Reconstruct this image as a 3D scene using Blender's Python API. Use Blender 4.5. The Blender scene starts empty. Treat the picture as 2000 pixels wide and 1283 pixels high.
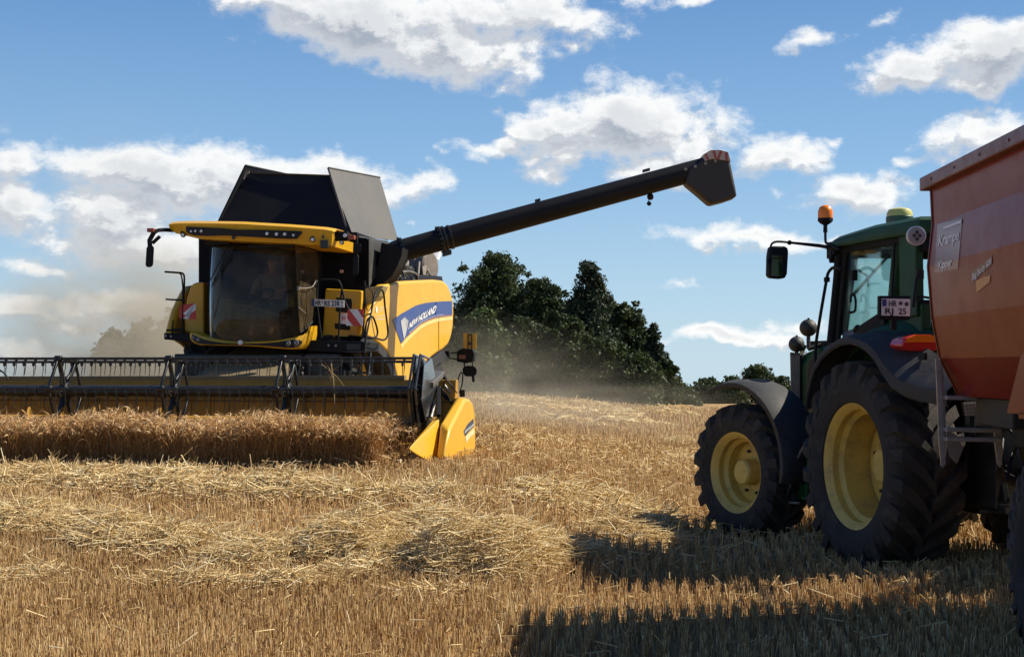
import bpy, math, random
import numpy as np
from mathutils import Vector, Matrix
random.seed(7); rng = np.random.default_rng(11)
S = bpy.context.scene; COL = S.collection
F = 2800.0; CH = 1.85
# ---------------------------------------------------------------- camera
cd = bpy.data.cameras.new('camera'); cam = bpy.data.objects.new('camera', cd); COL.objects.link(cam)
cam.location = (0, 0, CH); cam.rotation_euler = (math.radians(90), 0, 0)
cd.sensor_width = 36; cd.lens = 36*F/2000; cd.shift_y = (718-641.5)/2000; cd.clip_end = 5000
S.camera = cam
# ---------------------------------------------------------------- light
SUN_EL, SUN_AZ = math.radians(44.5), math.radians(73)      # azimuth clockwise from +Y
sd = bpy.data.lights.new('sun', 'SUN'); sd.energy = 5.0; sd.angle = math.radians(0.5); sd.color = (1.0, 0.92, 0.77)
so = bpy.data.objects.new('sun', sd); COL.objects.link(so)
sv = Vector((math.cos(SUN_EL)*math.sin(SUN_AZ), math.cos(SUN_EL)*math.cos(SUN_AZ), math.sin(SUN_EL)))
so.rotation_euler = (-sv).to_track_quat('-Z', 'Y').to_euler(); so.location = sv*30
S.view_settings.view_transform = 'Standard'; S.view_settings.look = 'None'
S.view_settings.exposure = 0.52; S.view_settings.gamma = 1.0; S.view_settings.use_curve_mapping = False
S.cycles.max_bounces = 6; S.cycles.transparent_max_bounces = 16; S.cycles.volume_bounces = 0
S.cycles.volume_step_rate = 2.0; S.cycles.volume_max_steps = 64; S.cycles.use_denoising = True
S.cycles.sample_clamp_indirect = 6
# ---------------------------------------------------------------- world: sky and clouds
W = bpy.data.worlds.new('World'); S.world = W; W.use_nodes = True
nt = W.node_tree; nt.nodes.clear()
def nd(t, ty, **k):
    n = t.nodes.new(ty)
    for a, b in k.items(): setattr(n, a, b)
    return n
def mth(t, op, a, b=None, c=None, clamp=False):
    n = t.nodes.new('ShaderNodeMath'); n.operation = op; n.use_clamp = clamp
    for i, x in enumerate((a, b, c)):
        if x is None: continue
        if isinstance(x, (int, float)): n.inputs[i].default_value = x
        else: t.links.new(x, n.inputs[i])
    return n.outputs[0]
def vmth(t, op, a, b=None, c=None, out=0):
    n = t.nodes.new('ShaderNodeVectorMath'); n.operation = op
    for i, x in enumerate((a, b, c)):
        if x is None: continue
        if isinstance(x, (tuple, list)): n.inputs[i].default_value = x
        else: t.links.new(x, n.inputs[i])
    return n.outputs[out]
def smooth(t, x, a, b, lo=0.0, hi=1.0):
    n = t.nodes.new('ShaderNodeMapRange'); n.interpolation_type = 'SMOOTHSTEP'
    t.links.new(x, n.inputs[0]); n.inputs[1].default_value = a; n.inputs[2].default_value = b
    n.inputs[3].default_value = lo; n.inputs[4].default_value = hi
    return n.outputs[0]
# each cumulus puff: azimuth and elevation of its middle, half width and half height (given on the photo's scale), strength
PUFFS = [
 (700,35,190,55,1.1),(880,95,160,65,1.15),(560,0,130,36,.9),(980,130,60,30,.8),(1150,35,100,40,.85),(1105,85,32,18,.5),(1230,0,60,18,.5),(1000,20,180,50,1.0),
 (1350,3,55,12,.55),(1600,78,65,20,.6),(1735,45,38,15,.4),
 (1940,95,140,55,1.1),(1790,145,100,38,.9),(1900,165,60,22,.7),
 (1130,235,110,40,.85),(1240,240,150,75,1.15),(1100,320,70,30,.75),(970,288,85,20,.95),(1050,245,75,42,1.0),(1090,290,90,30,.9),(940,292,60,14,.7),(1370,285,80,45,.9),(1300,330,100,35,.8),
 (1530,310,75,32,.8),(1610,282,28,12,.45),
 (1930,270,90,45,.9),(1790,310,22,9,.4),(1700,378,105,32,.9),(1520,372,22,8,.3),
 (1480,462,145,22,.9),(1600,465,90,16,.6),(1440,655,170,17,.85),(1590,640,90,18,.6),(1340,558,40,8,.4),
 (330,345,190,62,1.15),(250,420,120,75,1.0),(480,360,170,60,1.05),(640,355,140,50,1.0),(780,355,80,28,.7),(330,290,50,22,.6),(330,470,220,55,.85),
 (30,325,70,35,.85),(40,415,75,55,1.0),(60,515,90,18,.6),(250,600,120,38,.75),(30,610,80,36,.8),(150,640,120,22,.55),(60,690,90,20,.5),(820,435,20,12,.4),
 # clouds outside the photograph's view, round the rest of the sky
 (-500,300,330,110,1.1),(-900,520,400,60,1.0),(2500,260,300,110,1.1),(2900,520,400,70,1.0),(600,-500,400,80,1.0),(2300,-600,320,90,1.0),
]
g = bpy.data.node_groups.new('cloud_field', 'ShaderNodeTree')
g.interface.new_socket('P', in_out='INPUT', socket_type='NodeSocketVector'); g.interface.new_socket('D', in_out='OUTPUT', socket_type='NodeSocketFloat')
gi, go = g.nodes.new('NodeGroupInput'), g.nodes.new('NodeGroupOutput')
def noise(t, vec, scale, detail=4, rough=.55, out='Fac', dist=0.0):
    n = t.nodes.new('ShaderNodeTexNoise'); n.inputs['Scale'].default_value = scale; n.inputs['Detail'].default_value = detail
    n.inputs['Roughness'].default_value = rough; n.inputs['Distortion'].default_value = dist
    if vec is not None: t.links.new(vec, n.inputs['Vector'])
    return n.outputs[out]
P0 = gi.outputs[0]
w1 = vmth(g, 'SUBTRACT', noise(g, P0, 22, 3, .6, 'Color'), (.5, .5, .5))
Pw = vmth(g, 'MULTIPLY_ADD', w1, (.055, .034, 0), P0)
acc = None
for (px, py, rx, ry, st) in PUFFS:
    u = (px-1000)/F; v = (718-py)/F; az = math.atan(u); el = math.asin(v/math.sqrt(1+u*u+v*v))
    rx, ry = rx*1.42/F, ry*1.42/F
    q = vmth(g, 'MULTIPLY_ADD', Pw, (1/rx, 1/ry, 0), (-az/rx, -el/ry, 0))
    L = vmth(g, 'LENGTH', q, out=1)
    e = mth(g, 'MULTIPLY_ADD', L, -st, st)
    acc = e if acc is None else mth(g, 'MAXIMUM', acc, e)
acc = mth(g, 'MAXIMUM', acc, -.6)
Ps = vmth(g, 'MULTIPLY', P0, (1, 1.5, 1))
fb = noise(g, Ps, 26, 9, .66)
d = mth(g, 'MULTIPLY_ADD', mth(g, 'SUBTRACT', fb, .5), 1.9, acc)
g.links.new(d, go.inputs[0])
tc = nd(nt, 'ShaderNodeTexCoord'); sp = nd(nt, 'ShaderNodeSeparateXYZ'); nrm = vmth(nt, 'NORMALIZE', tc.outputs['Generated'])
nt.links.new(nrm, sp.inputs[0])
az = mth(nt, 'ARCTAN2', sp.outputs[0], sp.outputs[1]); el = mth(nt, 'ARCSINE', sp.outputs[2])
cb = nd(nt, 'ShaderNodeCombineXYZ'); nt.links.new(az, cb.inputs[0]); nt.links.new(el, cb.inputs[1]); cb.inputs[2].default_value = 3.7
def field(vec):
    n = nt.nodes.new('ShaderNodeGroup'); n.node_tree = g; nt.links.new(vec, n.inputs[0]); return n.outputs[0]
D1 = field(cb.outputs[0]); D2 = field(vmth(nt, 'ADD', cb.outputs[0], (.006, .012, 0)))
cover = smooth(nt, D1, .04, .60)
rim = smooth(nt, mth(nt, 'SUBTRACT', D1, D2), -.16, .26)             # towards the sun the cloud thins: lit side
thick = smooth(nt, D1, .45, 1.15, 1.0, .0)
lit = mth(nt, 'ADD', mth(nt, 'MULTIPLY', rim, .70), mth(nt, 'MULTIPLY_ADD', thick, .48, -.10), clamp=True)
cr = nd(nt, 'ShaderNodeMix', data_type='RGBA'); nt.links.new(lit, cr.inputs['Factor'])
cr.inputs[6].default_value = (4.4, 4.8, 5.5, 1); cr.inputs[7].default_value = (10.8, 10.8, 10.6, 1)
sky = nd(nt, 'ShaderNodeTexSky', sky_type='NISHITA', sun_disc=False, sun_elevation=SUN_EL, sun_rotation=SUN_AZ, altitude=300, air_density=1.0, dust_density=.25, ozone_density=3.0)
rmp = nd(nt, 'ShaderNodeValToRGB'); nt.links.new(mth(nt, 'MULTIPLY', el, 2/math.pi), rmp.inputs[0]); er = rmp.color_ramp.elements
def lin(*c): return tuple(((x/255+.055)/1.055)**2.4/.075/10 for x in c)+(1,)
er[0].position = 0; er[0].color = lin(176,203,219); er[1].position = 1; er[1].color = lin(34,66,120)
for p_, c_ in ((.045, (156,190,216)), (.09, (128,170,210)), (.165, (92,138,190)), (.35, (50,90,150))): k_ = er.new(p_); k_.color = lin(*c_)
sc10 = nd(nt, 'ShaderNodeMix', data_type='RGBA', blend_type='MULTIPLY'); sc10.inputs['Factor'].default_value = 1; nt.links.new(rmp.outputs[0], sc10.inputs[6]); sc10.inputs[7].default_value = (10, 10, 10, 1)
hs = nd(nt, 'ShaderNodeMix', data_type='RGBA'); hs.inputs['Factor'].default_value = .82; nt.links.new(sky.outputs[0], hs.inputs[6]); nt.links.new(sc10.outputs[2], hs.inputs[7])
mx = nd(nt, 'ShaderNodeMix', data_type='RGBA')
nt.links.new(mth(nt, 'MULTIPLY', cover, .93), mx.inputs['Factor']); nt.links.new(hs.outputs[2], mx.inputs[6]); nt.links.new(cr.outputs[2], mx.inputs[7])
bg = nd(nt, 'ShaderNodeBackground'); bg.inputs[1].default_value = 0.066; nt.links.new(mx.outputs[2], bg.inputs[0])
wo = nd(nt, 'ShaderNodeOutputWorld'); nt.links.new(bg.outputs[0], wo.inputs[0])
# ---------------------------------------------------------------- helpers
def V(*a): return Vector(a)
def at(px, py, Y): return V((px-1000)/F*Y, Y, CH+(718-py)/F*Y)
def sst(a, b, x):
    t = np.clip((np.asarray(x, float)-a)/(b-a), 0, 1); return t*t*(3-2*t)
def ground_z(X, Y):
    X = np.asarray(X, float); Y = np.asarray(Y, float); u = X/np.maximum(Y, 5)
    w = 1-.88*sst(-.03, .13, u)
    g_ = (.59*sst(9.5, 18.8, Y)+.10*sst(20, 55, Y))*w
    return g_ - sst(57, 78, Y)*.55-np.maximum(0, Y-78)*.018 + .012*np.sin(X*1.7+Y*.6)*np.sin(Y*1.1)
def ground_at(px, py):
    lo, hi = 5., 60.
    for _ in range(60):
        m = (lo+hi)/2; X = (px-1000)/F*m
        if CH+(718-py)/F*m > ground_z(X, m): lo = m
        else: hi = m
    Y = (lo+hi)/2; X = (px-1000)/F*Y
    return V(X, Y, float(ground_z(X, Y)))
SPLIT = {'door_handle','small_print','small_marks','shield_rib','lamp_housing','lamp_lens','work_lamp','head_lamp','handle_recess','flap_edge','flap_hinge','rear_pillar','cab_frame','bolt_heads','wheel_nuts','lift_cylinder','wiper','door_frame','pipe_bracket','lamp_ring','plate_seal','round_sticker','wheel_arch','sun_blind','red_stripe','led','louvre','supply_hose','hydraulic_hose','speed_sign','board_bracket','top_rim','step_plate','fender_latch'}
class MB:
    def __init__(s): s.v = []; s.f = []
    def add(s, vs, fs):
        o = len(s.v); s.v += [tuple(p) for p in vs]; s.f += [tuple(i+o for i in f) for f in fs]; return s
    def box(s, c, d, x=V(1,0,0), y=V(0,1,0), z=V(0,0,1)):
        c = Vector(c); x = Vector(x).normalized()*d[0]/2; y = Vector(y).normalized()*d[1]/2; z = Vector(z).normalized()*d[2]/2
        vs = [c+a*x+b*y+e*z for e in (-1,1) for b in (-1,1) for a in (-1,1)]
        return s.add(vs, [(0,2,3,1),(4,5,7,6),(0,1,5,4),(2,6,7,3),(0,4,6,2),(1,3,7,5)])
    def bar(s, a, b, w, h, up=V(0,0,1)):
        a, b = Vector(a), Vector(b); z = (b-a); L = z.length; z = z.normalized(); x = z.cross(up)
        if x.length < 1e-4: x = z.cross(V(1,0,0))
        x.normalize(); y = x.cross(z)
        return s.box((a+b)/2, (w, h, L), x, y, z)
    def prism(s, pts, off):
        n = len(pts); pts = [Vector(p) for p in pts]; off = Vector(off)
        fs = [tuple(range(n))[::-1], tuple(range(n, 2*n))]+[(i, (i+1) % n, n+(i+1) % n, n+i) for i in range(n)]
        return s.add(pts+[p+off for p in pts], fs)
    def loft(s, rings, caps=True, closed=True):
        n = len(rings[0]); vs = [p for r in rings for p in r]; fs = []
        for k in range(len(rings)-1):
            for i in range(n if closed else n-1):
                j = (i+1) % n; fs.append((k*n+i, k*n+j, (k+1)*n+j, (k+1)*n+i))
        if caps: fs += [tuple(range(n))[::-1], tuple((len(rings)-1)*n+i for i in range(n))]
        return s.add(vs, fs)
    def tube(s, path, r, n=8, caps=True):
        path = [Vector(p) for p in path]; rr = r if isinstance(r, (list, tuple)) else [r]*len(path)
        up = None; rings = []
        for i, p in enumerate(path):
            t = (path[min(i+1, len(path)-1)]-path[max(i-1, 0)]).normalized()
            if up is None:
                up = t.cross(V(0,0,1))
                if up.length < .05: up = t.cross(V(1,0,0))
            up = (up-t*up.dot(t)).normalized(); b = t.cross(up)
            rings.append([p+rr[i]*(math.cos(a)*up+math.sin(a)*b) for a in [2*math.pi*k/n for k in range(n)]])
        return s.loft(rings, caps)
    def lathe(s, prof, o, ax, n=32, closed=False):
        o = Vector(o); ax = Vector(ax).normalized(); x = ax.cross(V(0,0,1))
        if x.length < .01: x = ax.cross(V(1,0,0))
        x.normalize(); y = ax.cross(x)
        rings = [[o+ax*h+r*(math.cos(2*math.pi*k/n)*x+math.sin(2*math.pi*k/n)*y) for k in range(n)] for r, h in prof]
        if closed: rings.append(rings[0])
        return s.loft(rings, caps=not closed)
    def pieces(s):
        p = list(range(len(s.v)))
        def fd(i):
            while p[i] != i: p[i] = p[p[i]]; i = p[i]
            return i
        for f in s.f:
            for j in f[1:]: p[fd(j)] = fd(f[0])
        gr = {}
        for f in s.f: gr.setdefault(fd(f[0]), []).append(f)
        out = []
        for fs in gr.values():
            ids = sorted({i for f in fs for i in f}); mp = {i: k for k, i in enumerate(ids)}; m = MB(); m.v = [s.v[i] for i in ids]; m.f = [tuple(mp[i] for i in f) for f in fs]; out.append(m)
        return out
    def build(s, name, mat, parent=None, bevel=0, smooth=None, sub=0):
        if name in SPLIT:
            ps = s.pieces()
            if 1 < len(ps) <= 40: return [m.build(name, mat, parent, bevel, smooth, sub) for m in ps][0]
        me = bpy.data.meshes.new(name); off = Vector((0,0,0))
        q = parent
        while q is not None: off += q.location; q = q.parent
        me.from_pydata([tuple(Vector(p)-off) for p in s.v], [], s.f); me.update()
        o = bpy.data.objects.new(name, me); COL.objects.link(o); o.parent = parent
        for m in (mat if isinstance(mat, (list, tuple)) else [mat]): me.materials.append(m)
        import bmesh
        bm = bmesh.new(); bm.from_mesh(me); bmesh.ops.recalc_face_normals(bm, faces=bm.faces); bm.to_mesh(me); bm.free()
        if smooth is not None:
            me.shade_smooth(); me.set_sharp_from_angle(angle=math.radians(smooth))
        if bevel:
            b = o.modifiers.new('bevel', 'BEVEL'); b.width = bevel; b.segments = 2; b.limit_method = 'ANGLE'; b.angle_limit = math.radians(28); b.harden_normals = False
        if sub:
            b = o.modifiers.new('sub', 'SUBSURF'); b.levels = b.render_levels = sub
        return o
def curve(pts, n=6):
    """Catmull-Rom through pts"""
    pts = [Vector(p) for p in pts]; out = []
    for i in range(len(pts)-1):
        p0, p1, p2, p3 = pts[max(i-1, 0)], pts[i], pts[i+1], pts[min(i+2, len(pts)-1)]
        for k in range(n):
            t = k/n
            out.append(.5*((2*p1)+(p2-p0)*t+(2*p0-5*p1+4*p2-p3)*t*t+(3*p1-p0-3*p2+p3)*t**3))
    return out+[pts[-1]]
def root(name, label, cat, loc, group=None):
    o = bpy.data.objects.new(name, None); COL.objects.link(o); o.location = loc; o.empty_display_size = .3
    o['label'] = label; o['category'] = cat
    if group: o['group'] = group
    return o
# ---------------------------------------------------------------- materials
MATS = {}
def mat(name, col, rough=.5, metal=0.0, dirt=0.0, dirtcol=(.30,.22,.13), coat=0.0, spec=.5, scale=3.0, bump=0.0, trans=0.0, var=.0):
    if name in MATS: return MATS[name]
    m = bpy.data.materials.new(name); m.use_nodes = True; t = m.node_tree; b = t.nodes['Principled BSDF']
    b.inputs['Roughness'].default_value = rough; b.inputs['Metallic'].default_value = metal; b.inputs['Specular IOR Level'].default_value = spec
    b.inputs['Coat Weight'].default_value = coat; b.inputs['Coat Roughness'].default_value = .12; b.inputs['Transmission Weight'].default_value = trans
    tcn = nd(t, 'ShaderNodeTexCoord'); ob = tcn.outputs['Object']
    n1 = noise(t, ob, scale, 6, .65); n2 = noise(t, ob, scale*9, 4, .6)
    f = mth(t, 'ADD', mth(t, 'MULTIPLY', n1, .65), mth(t, 'MULTIPLY', n2, .35))
    fm = smooth(t, f, .42, .68, 0.0, max(dirt, .02))
    mixn = nd(t, 'ShaderNodeMix', data_type='RGBA'); t.links.new(fm, mixn.inputs['Factor'])
    mixn.inputs[6].default_value = (*col, 1); mixn.inputs[7].default_value = (*dirtcol, 1)
    t.links.new(mixn.outputs[2], b.inputs['Base Color'])
    t.links.new(mth(t, 'MULTIPLY_ADD', fm, .5, rough, clamp=True), b.inputs['Roughness'])
    if bump:
        bn = nd(t, 'ShaderNodeBump'); bn.inputs['Strength'].default_value = bump; bn.inputs['Distance'].default_value = .01
        t.links.new(n2, bn.inputs['Height']); t.links.new(bn.outputs[0], b.inputs['Normal'])
    MATS[name] = m; return m
def straw_mat(name, c1, c2, c3, trans=.25):
    """per-stalk random attribute 'rnd' picks between three straw colours; blades let some light through"""
    m = bpy.data.materials.new(name); m.use_nodes = True; t = m.node_tree; b = t.nodes['Principled BSDF']
    a = nd(t, 'ShaderNodeAttribute', attribute_name='rnd'); r = nd(t, 'ShaderNodeValToRGB')
    t.links.new(a.outputs['Fac'], r.inputs[0]); e = r.color_ramp.elements
    e[0].color = (*c1, 1); e[1].color = (*c3, 1); k = e.new(.5); k.color = (*c2, 1)
    t.links.new(r.outputs[0], b.inputs['Base Color']); b.inputs['Roughness'].default_value = .55; b.inputs['Specular IOR Level'].default_value = .35
    if trans:
        tr = nd(t, 'ShaderNodeBsdfTranslucent'); t.links.new(r.outputs[0], tr.inputs[0]); ms = nd(t, 'ShaderNodeMixShader'); ms.inputs[0].default_value = trans
        out = t.nodes['Material Output']; t.links.new(b.outputs[0], ms.inputs[1]); t.links.new(tr.outputs[0], ms.inputs[2]); t.links.new(ms.outputs[0], out.inputs[0])
    return m
def npmesh(name, verts, faces_n, loops, mt, rnd=None, parent=None, smooth=False):
    """big mesh from numpy: verts (n,3); faces all of size faces_n (array of sizes or int)"""
    me = bpy.data.meshes.new(name); nv = len(verts); nl = len(loops)
    sizes = np.full(nl//faces_n, faces_n) if isinstance(faces_n, int) else faces_n
    me.vertices.add(nv); me.vertices.foreach_set('co', np.asarray(verts, np.float32).ravel())
    me.loops.add(nl); me.loops.foreach_set('vertex_index', np.asarray(loops, np.int32).ravel())
    me.polygons.add(len(sizes)); me.polygons.foreach_set('loop_start', np.concatenate([[0], np.cumsum(sizes)[:-1]]).astype(np.int32))
    me.update(calc_edges=True); me.validate()
    if rnd is not None:
        a = me.attributes.new('rnd', 'FLOAT', 'POINT'); a.data.foreach_set('value', np.asarray(rnd, np.float32))
    me.materials.append(mt)
    if smooth: me.shade_smooth()
    o = bpy.data.objects.new(name, me); COL.objects.link(o); o.parent = parent
    if parent is not None: o.matrix_parent_inverse = Matrix.Translation(-parent.location)
    return o
def stalks(paths, rad, sides=3):
    """paths (n,k,3), rad (n,k): tubes; returns verts, quad loops"""
    n, k, _ = paths.shape; t = np.gradient(paths, axis=1); t /= np.linalg.norm(t, axis=2, keepdims=True)+1e-9
    ref = rng.normal(size=(n, 1, 3)); x = np.cross(t, ref); x /= np.linalg.norm(x, axis=2, keepdims=True)+1e-9; y = np.cross(t, x)
    a = np.arange(sides)*2*np.pi/sides
    v = paths[:, :, None, :]+rad[:, :, None, None]*(np.cos(a)[None, None, :, None]*x[:, :, None, :]+np.sin(a)[None, None, :, None]*y[:, :, None, :])
    base = (np.arange(n)*k*sides)[:, None, None, None]; kk = (np.arange(k-1)*sides)[None, :, None, None]; s0 = np.arange(sides); s1 = (s0+1) % sides
    q = np.stack([s0, s1, s1+sides, s0+sides], -1)[None, None]
    return v.reshape(-1, 3), (base+kk+q).reshape(-1)
def join(parts):
    vs, ls, rs, o = [], [], [], 0
    for v, l, r in parts: vs.append(v); ls.append(l+o); rs.append(r); o += len(v)
    return np.concatenate(vs), np.concatenate(ls), np.concatenate(rs)
# ---------------------------------------------------------------- field (ground)
def soil():
    m = bpy.data.materials.new('stubble soil'); m.use_nodes = True; t = m.node_tree; b = t.nodes['Principled BSDF']; b.inputs['Roughness'].default_value = .95
    b.inputs['Specular IOR Level'].default_value = .1
    o = nd(t, 'ShaderNodeTexCoord').outputs['Object']; n1 = noise(t, o, .7, 6, .6); n2 = noise(t, o, 22, 6, .7)
    n3 = noise(t, vmth(t, 'MULTIPLY', o, (14, 60, 14)), 1, 5, .7)
    r = nd(t, 'ShaderNodeValToRGB'); t.links.new(mth(t, 'ADD', mth(t, 'MULTIPLY', n1, .4), mth(t, 'ADD', mth(t, 'MULTIPLY', n2, .3), mth(t, 'MULTIPLY', n3, .3))), r.inputs[0])
    e = r.color_ramp.elements; e[0].position = .36; e[0].color = (.16, .09, .04, 1); e[1].position = .64; e[1].color = (.55, .36, .16, 1)
    t.links.new(r.outputs[0], b.inputs['Base Color']); bn = nd(t, 'ShaderNodeBump'); bn.inputs['Distance'].default_value = .04; bn.inputs['Strength'].default_value = .7
    t.links.new(n2, bn.inputs['Height']); t.links.new(bn.outputs[0], b.inputs['Normal']); return m
xs = np.concatenate([-np.geomspace(900, 14, 16), np.arange(-13, 13.1, .5), np.geomspace(14, 900, 16)])
ys = np.concatenate([[-200, -60, -20, -5, 0, 3], np.arange(5, 24, .5), np.arange(24, 90, 2.), np.geomspace(92, 1500, 20)])
XX, YY = np.meshgrid(xs, ys); ZZ = ground_z(XX, YY)-.004
nx, ny = len(xs), len(ys); i = np.arange(ny-1)[:, None]*nx+np.arange(nx-1)[None]
fl = np.stack([i, i+1, i+1+nx, i+nx], -1).reshape(-1)
fo = npmesh('field', np.stack([XX, YY, ZZ], -1).reshape(-1, 3), 4, fl, soil(), smooth=True); fo['kind'] = 'structure'
# ---------------------------------------------------------------- stubble
def stub(n, ylo, yhi, rad, hmean):
    Y = np.sqrt(rng.uniform(ylo**2, yhi**2, n)); hw = .36*Y+2.2; X = rng.uniform(-1, 1, n)*hw
    rowd = .125; c, s = math.cos(.12), math.sin(.12); a = X*c-Y*s; b_ = X*s+Y*c
    a = np.where(rng.random(n) < .75, np.round(a/rowd)*rowd+rng.normal(0, .014, n), a); X, Y = a*c+b_*s, -a*s+b_*c
    Z = ground_z(X, Y); patch = .5+.5*np.sin(X*1.3+2*np.sin(Y*.8))*np.sin(Y*1.9+np.sin(X*1.1))
    h = hmean*(.72+.28*patch+rng.normal(0, .16, n)); h = np.clip(h, .03, .26)
    lean = rng.normal(0, .085, (n, 2)); big = rng.random(n) < .06; lean[big] *= 3.2
    p0 = np.stack([X, Y, Z-.01], -1); p1 = p0+np.stack([lean[:, 0]*h, lean[:, 1]*h, h], -1)
    r = rad*rng.uniform(.7, 1.25, n); v, l = stalks(np.stack([p0, p1], 1), np.stack([r, r*.95], 1))
    rv = np.clip(.45+.25*(patch-.5)+rng.normal(0, .24, n), 0, 1)
    return v, l, np.repeat(rv, 6)
stm = straw_mat('cut stubble', (.33,.185,.075), (.66,.445,.20), (.94,.77,.46), .27)
o = npmesh('stubble', *(lambda J: (J[0], 4, J[1], stm, J[2]))(join([stub(82000, 7, 13.5, .0035, .135), stub(66000, 13.3, 23, .0048, .14), stub(52000, 22.5, 45, .008, .16), stub(16000, 44, 62, .013, .2)])))
o['kind'] = 'stuff'; o['label'] = 'golden brown cut grain stubble standing all over the field'; o['category'] = 'stubble'
# ---------------------------------------------------------------- loose straw
swm = straw_mat('loose straw', (.44,.28,.11), (.88,.68,.34), (1.0,.90,.62), .30)
def straw(blobs, dens, lo=.10, hi=.42, rad=.0034, spiky=.13):
    out = []
    for (px, py, rx, ry, h) in blobs:
        ry *= .55; h *= 1.35; c = ground_at(px, py); rX = rx/F*c.y; rY = ry*c.y**2/F/(CH-c.z)      # half sizes on the ground in metres
        n = int(dens*math.pi*rX*max(rY, .15)); rY = max(rY, .15)
        ang = rng.uniform(0, 2*np.pi, n); q = np.sqrt(rng.random(n))*(1+rng.normal(0, .10, n))
        X = c.x+np.cos(ang)*q*rX; Y = c.y+np.sin(ang)*q*rY
        lump = .55+.45*np.sin(X*5+3*np.sin(Y*4.1))*np.sin(Y*6+2*np.sin(X*3.3))
        top = h*np.clip(1-q**2, 0, 1)**.7*(.6+.6*lump); Z = ground_z(X, Y)+.03+rng.random(n)**.45*top
        L = rng.uniform(lo, hi, n)*(1+.7*(rng.random(n) < .06)); th = rng.normal(.15, .9, n); tilt = rng.normal(0, .22, n); sp = rng.random(n) < spiky; tilt[sp] = rng.uniform(.3, 1.3, sp.sum())*np.where(rng.random(sp.sum())<.9,1,-1)
        dv = np.stack([np.cos(th)*np.cos(tilt), np.sin(th)*np.cos(tilt), np.sin(tilt)], -1)*L[:, None]
        p = np.stack([X, Y, Z], -1); bend = rng.normal(0, .05, (n, 3)); bend[:, 2] = -np.abs(bend[:, 2])
        path = np.stack([p-dv/2+bend*L[:, None], p, p+dv/2+bend*L[:, None]], 1)
        r = rad*rng.uniform(.6, 1.8, n)*(1+.4*(c.y > 15)); v, l = stalks(path, np.stack([r, r, r*.7], 1))
        out.append((v, l, np.repeat(np.clip(rng.normal(.55, .27, n), 0, 1), 9)))
    return join(out)
def mound(blobs):  # solid core added inside each heap to block light and shade it
    out = []
    for (px, py, rx, ry, h) in blobs:
        ry *= .55; h *= 1.35; c = ground_at(px, py); rX = rx/F*c.y*.82; rY = max(ry*c.y**2/F/(CH-c.z), .15)*.8
        na, nr = 26, 9; th = np.linspace(0, 2*np.pi, na, endpoint=False); q = np.linspace(0, 1, nr)[:, None]
        X = c.x+q*rX*np.cos(th)*(1+.12*np.sin(3*th+px)); Y = c.y+q*rY*np.sin(th)*(1+.12*np.sin(4*th+py)); Z = ground_z(X, Y)-.02+h*.48*(1-q**2)**.8*(.8+.3*np.sin(X*9+Y*5)*np.sin(Y*11))
        v = np.stack([X, Y, Z], -1).reshape(-1, 3); i = (np.arange(nr-1)*na)[:, None]+np.arange(na)[None]; j = (np.arange(nr-1)*na)[:, None]+((np.arange(na)+1) % na)[None]
        out.append((v, np.stack([i, j, j+na, i+na], -1).reshape(-1), np.full(len(v), .5)))
    return out
def swath(label, blobs, dens, **k):
    J = join([straw(blobs, dens, **k)]+mound(blobs)); o = npmesh('straw_swath', J[0], 4, J[1], swm, J[2]); o['kind'] = 'stuff'; o['label'] = label; o['category'] = 'straw'; return o
swath('pale loose straw swath along the foot of the standing grain', [(-60,946,120,22,.14),(60,944,90,22,.15),(200,946,100,20,.13),(330,950,90,20,.15),(450,955,90,18,.10),(560,960,80,20,.16),(660,968,70,17,.12),(730,970,80,14,.08),(840,972,80,17,.11),(920,979,60,10,.05)], 950)
swath('broad matted straw swath across the middle of the stubble with tall tangled heaps', [(-60,1030,110,30,.16),(60,1025,100,26,.17),(160,1030,90,24,.10),(240,1062,110,30,.20),(340,1070,90,28,.17),(430,1062,80,22,.09),(480,1105,100,26,.16),(570,1090,90,30,.13),(640,1092,60,34,.26),(720,1080,80,40,.30),(700,1125,90,18,.08),(800,1085,70,30,.14),(850,1052,75,26,.24),(900,1105,95,44,.38),(985,1110,90,42,.36),(1050,1090,80,30,.22),(1130,1085,70,20,.12),(380,1145,150,12,.07),(560,1148,100,14,.09),(860,1165,110,10,.05)], 1250)
swath('small straw heap between the grain divider and the tractor front wheel', [(1060,975,80,16,.13),(1130,980,90,20,.15),(1210,1000,80,22,.16),(1270,1020,70,16,.10),(1240,1055,110,20,.14),(1100,990,140,10,.06)], 900)
swath('thin scattered straw lying on the stubble at the near left', [(20,1140,90,20,.07),(80,1125,70,16,.06)], 500)
swath('pale straw heap in front of the big tractor beside its front tyre', [(1340,905,50,8,.10),(1330,868,60,6,.10)], 900)
swath('distant pale straw swath along the crest of the field', [(1000,800,60,3,.15),(1090,806,70,3,.18),(1190,812,80,3,.2),(1290,812,80,3,.2),(1240,830,90,3,.15),(1120,826,90,3,.12),(960,782,50,2,.12),(1040,786,60,2,.14),(1320,800,60,2,.16),(1150,795,80,2,.16)], 60, lo=.15, hi=.42, rad=.012, spiky=.04)
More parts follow.
